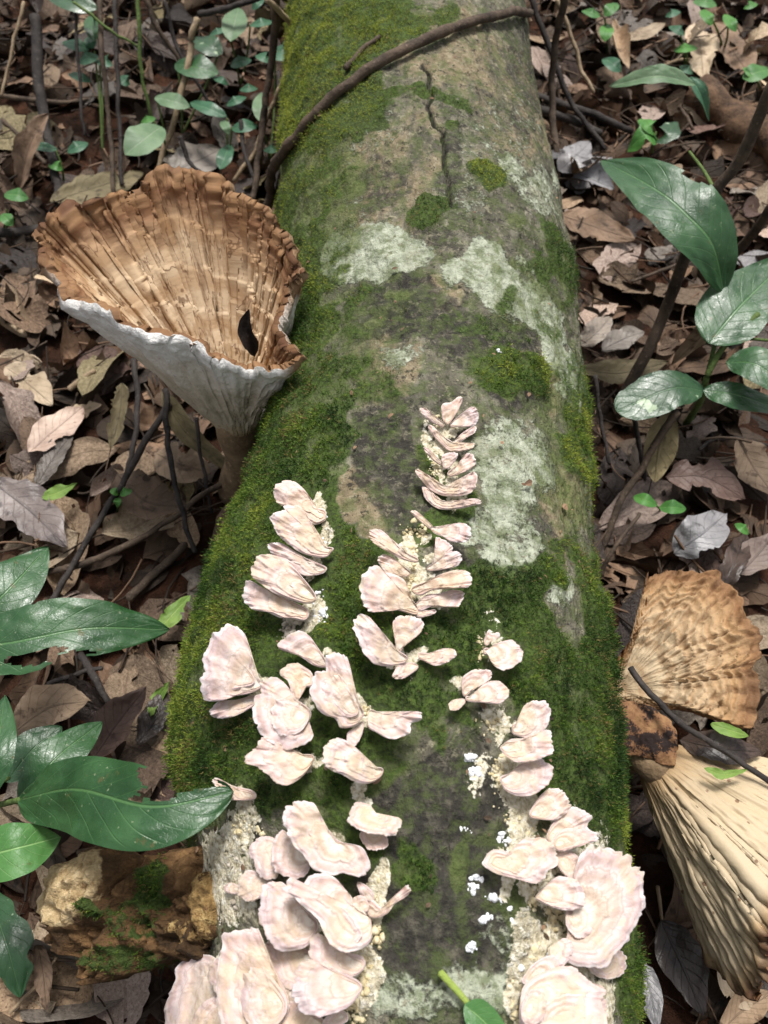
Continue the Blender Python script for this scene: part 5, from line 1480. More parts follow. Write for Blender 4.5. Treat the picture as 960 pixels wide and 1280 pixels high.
def blobs(name, areas, n, rmin, rmax, mat, label, cat, group, seed, kind=None, dens=2.3, shrink=0.66, jag=0.4):
    g = np.random.default_rng(seed)
    Vs, Fs, off = [], [], 0
    tot = sum(a[2] * a[3] for a in areas)
    for (x, y, rx, ry) in areas:
        m = max(5, int(n * dens * rx * ry / tot))
        q = g.normal(0, 0.62, (m, 2))
        P = on_log(x + q[:, 0] * rx, y + q[:, 1] * ry)
        N = log_n(P)
        P = P + N * (g.uniform(-0.0004, 0.0018, m))[:, None]
        for k in range(m):
            r = shrink * g.uniform(rmin, rmax) * (0.4 + 1.2 * g.random() ** 2)
            W = IV * r * g.uniform(0.6, 1.25, 3)
            W = W * (1 - jag + 2 * jag * vnoise(W / r * 1.9 + off, seed))[:, None] + P[k]
            Vs.append(W); Fs.append(IF + off); off += len(W)
    o = mesh_obj(name, np.vstack(Vs), np.vstack(Fs), mat, None)
    tag(o, label, cat, group, kind)


CG = 'crumbly crusts where brackets join the bark'
blobs('mycelium_crust', [(512, 688, 7, 26), (508, 724, 9, 22), (527, 668, 7, 8)], 130, .0008, .0019, CREAM_CRUST, 'crumbly yellow cream crust in the heart of the middle cluster', 'crust', CG, 1)
blobs('mycelium_crust', [(545, 530, 5, 12), (543, 588, 6, 12)], 45, .0006, .0014, CREAM_CRUST, 'yellowish crust running down the top centre column', 'crust', CG, 2)
blobs('mycelium_crust', [(406, 645, 5, 8), (404, 688, 5, 10), (400, 735, 6, 10), (400, 770, 8, 8)], 70, .0008, .0018, WHITE_MOLD, 'white crust beside the upper left column of brackets', 'crust', CG, 3)
blobs('mycelium_crust', [(366, 775, 9, 10), (360, 790, 7, 8)], 45, .001, .0022, GREY_CRUST, 'grey lumpy crust below the upper left column', 'crust', CG, 4)
blobs('mycelium_crust', [(518, 820, 6, 10), (516, 845, 3, 16)], 50, .0006, .0014, CREAM_CRUST, 'thin pale green crust trailing under the paddle shaped bracket', 'crust', CG, 5)
blobs('mycelium_crust', [(455, 888, 8, 5)], 22, .0008, .0016, CREAM_CRUST, 'yellow crust beside the beaked bracket at the log centre', 'crust', CG, 6)
blobs('mycelium_crust', [(312, 995, 10, 8), (305, 1035, 12, 12), (325, 1040, 8, 8)], 80, .0009, .0021, CREAM_CRUST, 'cream crust below the white bracket fragment by the notched leaf', 'crust', CG, 7)
blobs('mycelium_crust', [(285, 1075, 14, 26), (295, 1125, 16, 22), (275, 1150, 10, 14)], 150, .0008, .0019, GREY_CRUST, 'mottled grey crust between the old conk and the lower left brackets', 'crust', CG, 8)
blobs('mycelium_crust', [(466, 1140, 9, 26), (474, 1170, 6, 18), (455, 1215, 10, 30), (445, 1262, 12, 16)], 150, .0009, .0021, CREAM_CRUST, 'pale crust along the right border of the lower left mass', 'crust', CG, 9)
blobs('mycelium_crust', [(612, 905, 12, 12), (600, 815, 5, 16)], 60, .0006, .0014, CREAM_CRUST, 'thin cream crust between the petal brackets and the cream stack', 'crust', CG, 10)
blobs('mycelium_crust', [(622, 968, 12, 20), (640, 1012, 14, 16), (655, 1040, 10, 16)], 120, .0008, .0019, CREAM_CRUST, 'yellow cream crust below the right column stack', 'crust', CG, 11)
blobs('mycelium_crust', [(662, 1240, 14, 30), (650, 1270, 10, 16), (735, 1262, 10, 20)], 150, .0009, .0022, CREAM_CRUST, 'cream spongy crust hemming the bright bottom right bracket', 'crust', CG, 13)
blobs('mycelium_crust', [(660, 1130, 8, 18), (665, 1190, 10, 26), (690, 1150, 10, 14)], 90, .0009, .0021, CREAM_CRUST, 'pale crust left of the largest right bracket', 'crust', CG, 12)
MG = 'white mold tufts on the dark bark'
for k, (ar, n, lb) in enumerate([
    ([(592, 1105, 8, 8), (600, 1098, 5, 5)], 26, 'largest woolly white mold tuft on the dark bark'),
    ([(615, 1122, 9, 4), (630, 1132, 8, 5), (640, 1142, 4, 6)], 30, 'slanting streak of white mold right of the largest tuft'),
    ([(585, 1038, 7, 3)], 10, 'flat white mold speck above the largest tuft'),
    ([(608, 1148, 4, 4)], 7, 'single white mold bead below the streak'),
    ([(588, 1184, 5, 5)], 7, 'pair of white mold beads low on the dark bark'),
    ([(594, 966, 6, 6), (588, 948, 6, 3)], 14, 'white mold dots beside the right column stack'),
    ([(624, 1048, 9, 7), (612, 1072, 8, 10)], 34, 'woolly white mold at the end of the blunt bracket'),
    ([(680, 1192, 7, 8), (694, 1196, 4, 4)], 22, 'round white mold ball left of the lilac disc bracket'),
    ([(648, 1210, 4, 4)], 5, 'tiny white mold dot near the bottom right bracket'),
    ([(623, 441, 3, 2)], 3, 'lone white fleck high on the log bark')]):
    blobs('mold_tuft', ar, n, .0009, .0021, WHITE_MOLD, lb, 'mold', MG, 40 + k, None, 7.0, 0.58, 0.2)


# ------------------------------------------------------------------ the funnel mushrooms
def funnel(parent, neck, neck_r, rim, nseg, nr, thick, groove, a_exp, b_exp, mi, mo, seed, ruffle=0.003, n_groove=46, groove_out=0.0, in_part='cap_inside', out_part='cap_outside', start=0.02, breaks=0.0, pleats=0.008, calm=None, white=None, wander=1.2):
    cl = np.ones(nseg) if calm is None else calm
    rimc = rim.mean(0)
    ax = nrm(rimc - neck)
    R = spline(rim, nseg, True)
    t = np.linspace(0, 2 * np.pi, nseg, endpoint=False)
    q = np.stack([np.cos(t), np.sin(t), 0 * t], -1)
    rel = R - rimc
    radial = nrm(rel - (rel @ ax)[:, None] * ax)
    R = R + radial * ((fbm(q * 9, 3, seed) - 0.5) * 2 * ruffle + (fbm(q * 30, 2, seed + 21) - 0.5) * 0.9 * ruffle)[:, None] * cl[:, None] + ax * cl[:, None] * ((fbm(q * 7, 3, seed + 1) - 0.5) * 2.4 * ruffle + (fbm(q * 26, 2, seed + 22) - 0.5) * 1.2 * ruffle)[:, None]
    Nk = neck + radial * neck_r
    s = np.linspace(0, 1, nr)
    D = R - Nk
    da = (D @ ax)[:, None] * ax
    dr = D - da
    def surf(sv):
        return Nk[None] + da[None] * (sv ** a_exp)[:, None, None] + dr[None] * (sv ** b_exp)[:, None, None]
    S = np.repeat(s[:, None], nseg, 1)
    Po = surf(s)
    Tn = np.gradient(Po, axis=0)
    Cn = np.roll(Po, -1, 1) - np.roll(Po, 1, 1)
    No = nrm(np.cross(Cn, Tn))
    if (No * radial[None]).sum(-1).mean() < 0:
        No = -No
    kk = n_groove / (2 * np.pi)
    wob = (fbm(np.stack(np.broadcast_arrays(q[None, :, 0] * 2, q[None, :, 1] * 2, S * 2.5), -1), 3, seed + 2) - 0.5)
    gn = fbm(np.stack(np.broadcast_arrays(q[None, :, 0] * kk, q[None, :, 1] * kk, S * 1.6 * wander / 1.2 + wob * wander), -1), 2, seed + 3)
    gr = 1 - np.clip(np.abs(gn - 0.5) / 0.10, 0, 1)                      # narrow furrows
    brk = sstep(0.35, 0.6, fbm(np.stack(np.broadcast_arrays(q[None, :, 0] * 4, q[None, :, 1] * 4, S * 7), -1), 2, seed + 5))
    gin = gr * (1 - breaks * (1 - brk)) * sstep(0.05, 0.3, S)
    big = fbm(np.stack(np.broadcast_arrays(q[None, :, 0] * 1.6, q[None, :, 1] * 1.6, S * 1.5), -1), 3, seed + 6) - 0.5
    lump = fbm(np.stack(np.broadcast_arrays(q[None, :, 0] * 14, q[None, :, 1] * 14, S * 9), -1), 3, seed + 7) - 0.5
    Po2 = Po + No * ((big * 0.012 + lump * 0.004) * sstep(0, 0.2, S) - gr * groove_out * sstep(0.05, 0.3, S))[..., None]
    tk = thick * (1.15 - 0.45 * S)
    pleat = (vnoise(np.stack(np.broadcast_arrays(q[None, :, 0] * 5.5, q[None, :, 1] * 5.5, S * 0.8 + wob), -1), seed + 12) - 0.5) * pleats * sstep(0.1, 0.8, S)
    edge = sstep(0.80, 0.97, S)
    frill = (fbm(np.stack(np.broadcast_arrays(q[None, :, 0] * 16, q[None, :, 1] * 16, S * 14), -1), 3, seed + 14) - 0.5) * edge * ruffle * 2.4 * cl[None]
    Po = Po + No * (pleat + frill * 0.5)[..., None]
    Po2 = Po2 + No * (pleat + frill * 0.5)[..., None]
    step = (((S * 7.5 + wob * 2.2) % 1.0) ** 2) * 0.0010 * sstep(.2, .5, S)
    flake = sstep(0.5, 0.7, fbm(np.stack(np.broadcast_arrays(q[None, :, 0] * 7, q[None, :, 1] * 7, S * 3), -1), 3, seed + 9)) * 0.0010
    Pi = Po - No * (tk - np.minimum(gin * groove, tk * .7) + step + flake * sstep(.1, .3, S) + np.abs(lump) * 0.0016 + 0.001 + np.abs(frill))[..., None] + No * (big * 0.012 * sstep(0, 0.2, S))[..., None]
    Pi = Pi[int(nr * start):]
    Si = S[int(nr * start):]
    gi = gin[int(nr * start):]
    pol = lambda Sx: np.stack(np.broadcast_arrays(q[None, :, 0] * 1.0, q[None, :, 1] * 1.0, Sx * 2.0), -1).reshape(-1, 3)
    uvf = lambda Sx: np.stack(np.broadcast_arrays(Sx, (t / 6.2832)[None], 0 * Sx), -1).reshape(-1, 3)
    # outside, ending in a lip that the inside meets
    lip = 0.5 * (Po2[-1] + Pi[-1]) + nrm(D) * thick * 0.35
    Vo = np.concatenate([Po2, lip[None]])
    So = np.concatenate([S, np.ones((1, nseg))])
    go = np.concatenate([gr, gr[-1:]])
    o1 = mesh_obj(out_part, Vo.reshape(-1, 3), grid_faces(len(Vo), nseg, True), mo, parent, attrs={'surface_map': uvf(So), 'polar': pol(So), 'groove': go.reshape(-1), 'white': np.repeat((np.ones(nseg) if white is None else white)[None], len(Vo), 0).reshape(-1)})
    Vi = np.concatenate([Pi, (lip - nrm(D) * 0.0002)[None]])
    Sii = np.concatenate([Si, np.ones((1, nseg))])
    gii = np.concatenate([gi, gi[-1:]])
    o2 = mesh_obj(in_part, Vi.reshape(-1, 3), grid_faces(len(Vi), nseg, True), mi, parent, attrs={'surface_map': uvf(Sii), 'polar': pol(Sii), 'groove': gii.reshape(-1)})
    return o1, o2


# the big trumpet left of the log
RIMZ = 0.225
rim_px = [(380, 452, 0), (352, 470, -4), (300, 462, -4), (250, 446, 0), (195, 424, 2), (140, 402, 2), (98, 385, 0), (62, 350, 0), (48, 300, 4), (70, 272, 8), (112, 260, 8), (150, 244, 10), (182, 226, 12), (225, 216, 14), (268, 222, 13),
          (300, 242, 11), (338, 262, 9), (362, 292, 6), (380, 330, 3), (378, 356, 0), (368, 374, -2), (360, 392, -3), (358, 410, -3), (364, 424, -2), (376, 436, 0)]
rim = np.array([on_z(x, y, RIMZ + z * 0.001 * 1.6) for x, y, z in rim_px])
foot = on_z(300, 612, 0.012)
neckp = on_z(298, 532, 0.112)
_rx = spline(np.array(rim_px, float)[:, :2], 460, True)
calm = 1 - 0.75 * sstep(325, 355, _rx[:, 0]) * sstep(340, 370, _rx[:, 1])
white = sstep(335, 395, _rx[:, 1]) * sstep(375, 340, _rx[:, 0])
fm = empty('funnel_mushroom', foot)
tag(fm, 'big trumpet mushroom with brown ribbed inside and white outside left of the log', 'mushroom', 'trumpet shaped mushrooms')
funnel(fm, neckp, 0.016, rim, 460, 140, 0.0080, 0.0019, 1.0, 1.12, FUN_IN, FUN_OUT, 11, ruffle=0.0055, n_groove=84, groove_out=0.0006, start=0.14, breaks=0.6, pleats=0.005, calm=calm, white=white)
sp = spline(np.array([foot, foot * .5 + neckp * .5 + np.array([.004, 0, 0]), neckp, neckp + nrm(rim.mean(0) - neckp) * 0.02]), 24)
tube_obj('stem', sp, np.interp(np.linspace(0, 1, 24), [0, .3, .8, 1], [.020, .0155, .017, .020]), FUNSTEM, fm, 28, 0.22, 3)
o = mesh_obj('throat', *(lambda c: (np.vstack([c + IV * np.array([.020, .020, .007])]), np.column_stack([IF, IF[:, 2:]])[:, :3]))(neckp + nrm(rim.mean(0) - neckp) * 0.016), FUNSTEM, fm)

# black husk and crumbs sitting in the throat
def husk(pts, hw, label, mat):
    V, Fc, uv = px_blade(pts, hw, hw, fold=.9, curl=.6, ripple=.02, seed=4, torn=.2, nu=30, nv=10)
    o = mesh_obj('dark_husk', V, Fc, mat, None, None, {'surface_map': uv})
    tag(o, label, 'husk')


husk([(318, 446, .205), (309, 415, .222), (311, 386, .236)], 10, 'black pointed husk standing in the throat of the trumpet mushroom', BLACK)

# dried scraps between trumpet and log
def scrap_px(base, out, zc, N, label, mat, name, cat, thick=0.004, seed=0, rough=0.25, group=None, nseg=96, nr=26, edge=0.12):
    O = np.array(out, float)
    ar = 0.5 * np.sum(O[:, 0] * np.roll(O[:, 1], -1) - np.roll(O[:, 0], -1) * O[:, 1])
    if ar > 0:
        O = O[::-1]
    C = spline(O, nseg, True)
    t = np.linspace(0, 1, nseg, endpoint=False)
    rp = np.stack([np.cos(2 * np.pi * t), np.sin(2 * np.pi * t), 0 * t + seed], -1)
    rel = C - np.array(base)
    C = C + nrm(rel) * ((fbm(rp * 6, 4, seed) - 0.5) * edge * math.sqrt(abs(ar)))[:, None]
    B = on_z(base[0], base[1], zc)
    N = nrm(np.asarray(N, float))
    E = on_plane(C[:, 0], C[:, 1], B, N)
    rmax = np.linalg.norm(E - B, axis=1).max()
    s = np.linspace(0, 1, nr)
    P = B + (E - B)[None] * s[:, None, None]
    S = np.repeat(s[:, None], nseg, 1)
    return B, N, E, P, S, rp, t, rmax


for (b, out, zc, label, sd_) in [
    ((372, 418), [(352, 405), (365, 396), (385, 398), (392, 410), (384, 428), (368, 440), (352, 436)], 0.165, 'small dried brown scrap between the trumpet rim and the mossy log', 3),
    ((352, 512), [(338, 486), (352, 476), (366, 490), (368, 520), (360, 548), (344, 552), (336, 520)], 0.10, 'crumbly grey brown scrap beside the trumpet stem', 8)]:
    B, N, E, P, S, rp, t, rmax = scrap_px(b, out, zc, nrm(CAM - on_z(b[0], b[1], zc)), label, GREY_CRUST, 'dried_scrap', 'scrap', seed=sd_)
    h = (fbm(P * 170, 3, sd_) - 0.5) * 0.016 + (fbm(P * 420, 2, sd_) - .5) * 0.006
    P = P + N * h[..., None]
    V = np.concatenate([P, (P - N * 0.006)[::-1]])
    o = mesh_obj('dried_scrap', V.reshape(-1, 3), grid_faces(len(V), 96, True), FUNSTEM, None, B)
    tag(o, label, 'fungus scrap', 'dried scraps by the trumpet mushroom')

# the tan fan lying right of the log
out = [(768, 835), (790, 800), (806, 775), (806, 740), (812, 722), (850, 710), (895, 716), (925, 742), (942, 780), (952, 815), (944, 850), (942, 912), (915, 908), (880, 898), (845, 890), (800, 892), (770, 880)]
B, N, E, P, S, rp, t, rmax = scrap_px((772, 862), out, 0.085, (-0.25, -0.15, 1.0), '', None, '', '', seed=21, nseg=260, nr=80, edge=0.2)
ang = t[None] * 1.0
wob = fbm(np.stack(np.broadcast_arrays(rp[None, :, 0] * 2, rp[None, :, 1] * 2, S * 2), -1), 3, 22) - 0.5
gn = fbm(np.stack(np.broadcast_arrays(rp[None, :, 0] * 9, rp[None, :, 1] * 9, S * 2.6 + wob * 2), -1), 2, 23)
gr = 1 - np.clip(np.abs(gn - 0.5) / 0.09, 0, 1)
dist = S * np.linalg.norm(E - B, axis=1)[None] / rmax
h = 0.012 * np.sin(dist * 2.6) - 0.016 * dist ** 3 + (fbm(P * 45, 3, 24) - .5) * 0.016 - gr * 0.0036 * sstep(.15, .5, S) + (((S * 12 + wob * 5) % 1) ** 2) * 0.0042 * sstep(.2, .5, S) + (fbm(P * 150, 4, 25) - .5) * 0.0035
h = h + (vnoise(np.stack(np.broadcast_arrays(rp[None, :, 0] * 11, rp[None, :, 1] * 11, 0 * S), -1), 26) - .5) * 0.008 * sstep(.8, 1, S)
Pf = P + N * h[..., None]
V = np.concatenate([Pf, (Pf - N * (0.006 * (1.1 - .5 * S))[..., None])[::-1]])
SS = np.concatenate([S, S[::-1]])
uv = np.stack(np.broadcast_arrays(SS, t[None], 0 * SS), -1)
fan = empty('fan_mushroom', on_z(772, 905, 0.01))
tag(fan, 'tan wrinkled fan mushroom with brown crimped rim leaning on the right of the log', 'mushroom', 'trumpet shaped mushrooms')
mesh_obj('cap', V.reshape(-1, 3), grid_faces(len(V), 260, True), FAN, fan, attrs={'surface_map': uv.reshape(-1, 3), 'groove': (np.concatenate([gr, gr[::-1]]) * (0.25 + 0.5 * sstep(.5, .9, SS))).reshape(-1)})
tube_obj('stem', spline([on_z(775, 910, .005), on_z(772, 890, .045), B - N * .004], 12), np.linspace(.012, .011, 12), FUNSTEM, fan, 18, .2, 5)

# the black mottled flap below it
out = [(770, 880), (800, 878), (828, 890), (846, 912), (846, 950), (838, 958), (815, 950), (792, 944), (774, 936)]
B, N, E, P, S, rp, t, rmax = scrap_px((806, 914), out, 0.118, (-0.2, -0.25, 1.0), '', None, '', '', seed=31)
h = (fbm(P * 60, 4, 32) - .5) * 0.010 - 0.004 * S ** 3
P = P + N * h[..., None]
V = np.concatenate([P, (P - N * 0.003)[::-1]])
o = mesh_obj('mottled_flap', V.reshape(-1, 3), grid_faces(len(V), 96, True), SCRAP, None, B)
tag(o, 'brown and black mottled dry flap between the fan and the cream trumpet', 'fungus flap')

# the cream ribbed trumpet lying below it
neckp = on_z(818, 950, 0.095)
c1 = on_z(980, 1094, 0.075)
ax = nrm(c1 - neckp)
U = nrm(np.cross(ax, np.array([0, 0, 1.0])))
W = np.cross(U, ax)
angs = np.linspace(0, 2 * np.pi, 22, endpoint=False)
rim2 = np.array([c1 + U * math.cos(a) * 0.072 + W * math.sin(a) * 0.060 + ax * (0.012 * math.cos(3 * a)) for a in angs])
ct = empty('trumpet_mushroom', on_z(800, 965, 0.01))
tag(ct, 'cream ribbed trumpet mushroom lying on its side at lower right', 'mushroom', 'trumpet shaped mushrooms')
funnel(ct, neckp, 0.014, rim2, 440, 100, 0.007, 0.003, 1.0, 0.95, FAN, CREAM_OUT, 57, ruffle=0.005, n_groove=36, groove_out=0.0013, start=0.2, breaks=.3, pleats=0.0045, wander=0.4)
tube_obj('stem', spline([on_z(778, 948, .005), on_z(790, 940, .05), neckp - ax * .006, neckp + ax * .014], 18), np.interp(np.linspace(0, 1, 18), [0, .6, 1], [.013, .0125, .0165]), FUNSTEM, ct, 22, .2, 9)

# the old brown conk at the lower left
out = [(36, 1150), (44, 1105), (70, 1075), (110, 1058), (160, 1066), (215, 1058), (262, 1048), (274, 1085), (268, 1130), (272, 1165), (240, 1182), (228, 1205), (190, 1200), (150, 1212), (110, 1222), (78, 1234), (66, 1205), (40, 1185)]
B, N, E, P, S, rp, t, rmax = scrap_px((150, 1125), out, 0.155, (-0.6, -0.12, 1.0), '', None, '', '', seed=41, nseg=180, nr=60)
px, py = project(P.reshape(-1, 3))
cream = ell(px, py, [(88, 1108, 44, 40, 0, 1), (110, 1090, 30, 30, 0, .9), (70, 1130, 30, 30, 0, .8)])
gold = ell(px, py, [(252, 1110, 20, 66, 0, .62), (235, 1160, 30, 22, 0, .5)])
mos = ell(px, py, [(185, 1105, 22, 34, 0, 1), (160, 1150, 40, 30, 0, .55), (130, 1200, 60, 20, 0, .6), (120, 1135, 10, 14, 0, .8)])
h = -0.012 * S ** 4 + (fbm(P * 28, 3, 42) - .5) * 0.022 + (fbm(P * 130, 4, 43) - .5) * 0.018 - (1 - np.clip(np.abs(fbm(P * 55, 3, 44) - .5) / .08, 0, 1)) * 0.009 * (1 - cream.reshape(S.shape))
h = h + cream.reshape(S.shape) * 0.008
P2 = P + N * h[..., None]
ring = P2[-1] - N * 0.012 - nrm(E - B) * 0.002
ring = ring + nrm(E - B) * ((fbm(ring * 90, 3, 45) - .5) * 0.012)[:, None]
low = P2[-1] - N * 0.034 - nrm(E - B) * 0.018
V = np.concatenate([P2, ring[None], low[None]])
z2 = lambda a: np.concatenate([a, a[-180:] * .5, a[-180:] * 0])
ck = empty('old_conk', on_z(150, 1125, 0.0))
tag(ck, 'old brown rotting conk with cream top and golden edge at lower left', 'bracket fungus')
o = mesh_obj('cap', V.reshape(-1, 3), grid_faces(len(V), 180, True), CHUNK, ck, attrs={'cream': z2(cream), 'gold': z2(gold), 'moss': z2(mos)})
fN = np.repeat(N[None], len(V.reshape(-1, 3)), 0)
mo = scatter_moss('moss', V.reshape(-1, 3), fN, grid_faces(len(V), 180, True), z2(mos), -0.1 + 0 * z2(mos), 700, 'small green moss tufts growing on the old brown conk', .0026, .005, 15)
tube_obj('attachment', spline([on_z(215, 1125, .055), on_z(262, 1120, .06), on_z(300, 1115, .07)], 10), np.array([.028] * 10), CHUNK, ck, 20, .3, 4)


# ------------------------------------------------------------------ twigs
def twig(label, pts, r_px, mat=TWIG, group='twigs on the forest floor', dz=None, rough=.25, onlog=False, name='twig', taper=.8):
    Q = []
    for q in pts:
        if onlog or (len(q) > 2 and q[2] == 'log'):
            P = on_log(q[0], q[1])[0]
            P = P + log_n(P) * (r_px * 0.0006 + 0.003)
        elif len(q) > 2:
            P = on_z(q[0], q[1], q[2])
        else:
            P = on_z(q[0], q[1], ground_z(min(max(q[0], 0), 960), min(max(q[1], 0), 1280)) + (dz or .006))
        Q.append(P)
    Q = np.array(Q)
    C = spline(Q, max(24, 9 * len(Q)))
    wob = np.stack([fbm(C * 55, 2, 3) - .5, fbm(C * 55, 2, 13) - .5, fbm(C * 55, 2, 23) - .5], -1)
    C = C + wob * 0.005
    r = r_px * depth(Q).mean() / F
    tp = np.linspace(1, taper, len(C))
    o = tube_obj(name, C, r * tp, mat, None, 10, rough, len(label))
    return tag(o, label, 'twig', group)


twig('dark bent branch lying across the top of the log', [(318, 290, .03), (336, 250, .07), (352, 212, 'log'), (384, 168, 'log'), (430, 122, 'log'), (500, 75, 'log'), (570, 42, 'log'), (625, 24, 'log'), (664, 17, .18)], 6.5, TWIG, rough=.3, name='branch')
twig('short broken brown twig stuck in the moss at the top of the log', [(438, 92, 'log'), (452, 72, 'log'), (476, 52, 'log')], 3.5, TWIG)
twig('long straight black stick slanting below the trumpet mushroom', [(210, 505, .07), (160, 590, .05), (112, 672, .04), (58, 762, .03)], 4.5, DKTWIG)
twig('brown curved stick reaching from the trumpet stem to the left leaves', [(46, 720), (120, 700, .035), (190, 665, .035), (235, 632, .035), (292, 598, .03)], 4.5, TWIG)
twig('thin dark vine hanging straight down beside the trumpet stem', [(207, 486, .08), (211, 560, .06), (222, 620, .045), (243, 690, .02)], 4, DKTWIG)
twig('dark twig behind the black stick under the trumpet mushroom', [(168, 450, .05), (172, 500, .04), (166, 560, .03), (160, 590, .02)], 4, DKTWIG)
twig('stout brown stick half buried between leaves and log', [(160, 748), (196, 715), (232, 680)], 6, TWIG)
twig('short dark stick beside the tip of the long glossy leaf', [(102, 820), (118, 850), (134, 876)], 5, DKTWIG)
twig('slim brown vine rising left of the log top', [(346, -8, .2), (342, 60, .14), (332, 130, .09), (324, 190, .05), (316, 250, .02)], 5, TWIG)
twig('grey forked vine bending along the left side of the log', [(334, 0, .2), (360, 26, .17), (364, 70, .13), (352, 108, .10), (334, 150, .07), (318, 190, .04), (292, 226, .02)], 3.4, PALETWIG)
twig('thin dark shoot beside the moss at the upper left of the log', [(348, 90, .1), (352, 150, .08), (350, 200, .05), (340, 250, .03)], 2.6, DKTWIG)
twig('vertical brown sapling stick at the upper left', [(124, -6, .14), (128, 70, .10), (136, 150, .05), (142, 242, .01)], 3.4, TWIG)
twig('second vertical stick just right of the first at upper left', [(142, -6, .13), (146, 90, .08), (150, 180, .03), (152, 230, .01)], 3, DKTWIG)
twig('dark thick stem standing at the far upper left', [(44, 20, .1), (50, 110, .06), (62, 180, .03), (78, 260, .0)], 7, DKTWIG)
twig('pale tan stick standing among the seedlings at upper left', [(246, 22, .12), (238, 66, .09), (226, 118, .06), (212, 168, .03), (196, 216, .0)], 4.2, PALETWIG)
twig('grey diagonal twig at the upper left', [(180, -4, .13), (200, 40, .10), (226, 78, .07)], 3.4, TWIG)
twig('thick dark stick crossing the top edge above the seedlings', [(248, 18, .1), (290, 10, .11), (330, -6, .12)], 4, DKTWIG)
twig('short twig lying level at the left below the dim corner', [(-5, 118), (60, 128), (110, 124)], 3.2, TWIG)
twig('long dark stick behind the trumpet mushroom rim at left', [(-10, 294), (50, 286), (110, 270), (190, 262)], 6, DKTWIG)
twig('small broken orange brown stick below the trumpet mushroom', [(88, 486), (102, 474), (118, 464)], 4, PALETWIG)
twig('slim upright dark stem right of the log top', [(706, -8, .16), (694, 60, .10), (690, 130, .05), (700, 232, .0)], 5, TWIG)
twig('thin bluish diagonal stick right of the log top', [(664, -6, .12), (692, 76, .07), (716, 132, .035), (756, 186, .01)], 3.6, DKTWIG)
twig('pale reddish twig right of the log top', [(696, 0, .1), (712, 40, .07), (726, 84, .04), (742, 116, .02)], 2.8, PALETWIG)
twig('black stick lying level beside the log at upper right', [(664, 118), (710, 132), (760, 150), (790, 164)], 5, DKTWIG, dz=.012)
twig('second black stick just below the level one at upper right', [(672, 138), (715, 150), (752, 166)], 5.5, DKTWIG, dz=.01)
twig('thin brown twig across the litter near the rotten branch', [(850, 132), (862, 152), (872, 172)], 2.2, TWIG)
twig('sloping black stick lying over the fan and cream trumpet', [(786, 832, .13), (842, 896, .135), (900, 934, .125), (966, 980, .12)], 4.2, DKTWIG)
twig('thin dark stick in the shade below the spotted leaf', [(792, 516, .06), (800, 560, .03), (806, 600, .01)], 3.4, DKTWIG)
twig('slanting stem in the shade right of the log', [(846, 515, .09), (806, 576, .05), (770, 640, .02), (752, 690, .0)], 5, TWIG)
twig('grey twig lying in the litter left of the sapling stem', [(812, 330), (840, 322), (858, 316)], 2.6, DKTWIG)
for lb_, pts_, r_, m_ in [
    ('thin dark stalk left of the vertical brown stick at upper left', [(92, -6, .13), (98, 80, .08), (104, 170, .03)], 2.2, DKTWIG),
    ('thin pale stalk leaning left in the dim upper left corner', [(30, 4, .1), (14, 70, .06), (2, 120, .03)], 2.2, PALETWIG),
    ('slanting black stalk crossing behind the pale tan stick', [(206, 0, .12), (222, 60, .08), (262, 130, .04)], 2.6, DKTWIG),
    ('fine green stalk rising through the dim upper left', [(92, 2, .14), (140, 38, .12), (172, 58, .10)], 1.8, GREENSTEM),
    ('second fine green stalk standing right of the vertical sticks', [(172, -4, .14), (175, 60, .10), (182, 118, .06), (198, 168, .02)], 2.6, GREENSTEM),
    ('dark leaning stick just above the trumpet rim', [(226, 170, .05), (236, 200, .03), (262, 226, .02)], 3, DKTWIG),
    ('short forked dark twig beside the log above the trumpet', [(300, 150, .06), (306, 190, .04), (322, 236, .02)], 2.8, DKTWIG),
    ('brown twig lying slantwise left of the trumpet', [(2, 150), (30, 176), (56, 204)], 3, TWIG),
    ('thin black twig hugging the left side of the trumpet stem', [(246, 520, .07), (252, 580, .045), (266, 640, .02)], 2.6, DKTWIG),
    ('dark twig under the long glossy leaf at left', [(60, 858), (96, 842), (128, 838)], 3.4, DKTWIG),
    ('thin stick lying flat at the lower left corner', [(10, 1270), (48, 1226), (70, 1196)], 2.4, PALETWIG),
    ('thin brown twig crossing litter under the broad sapling leaf', [(786, 352), (822, 340), (870, 318)], 2.2, TWIG),
    ('slender grey stick near the right edge below the sapling', [(872, 560), (905, 548), (962, 556)], 2.4, DKTWIG),
    ('pale stalk lying near the small top right seedlings', [(800, 92), (840, 78), (884, 74)], 2.2, PALETWIG),
    ('dark twig leaning on the log beside the spotted leaf', [(744, 470, .06), (752, 530, .03), (764, 580, .01)], 2.8, DKTWIG),
    ('brown twig in the dark gap above the tan fan', [(752, 720, .01), (772, 680, .03), (800, 640, .03)], 3, TWIG),
    ('small pale stick in the hollow beside the cream trumpet', [(822, 1110), (826, 1150), (836, 1186)], 2.4, PALETWIG)]:
    twig(lb_, pts_, r_, m_)
rb = twig('thick rotten orange brown branch lying at the right edge', [(874, 116, .02), (920, 148, .02), (985, 196, .02)], 24, ROTWOOD, name='rotten_branch', rough=.5)


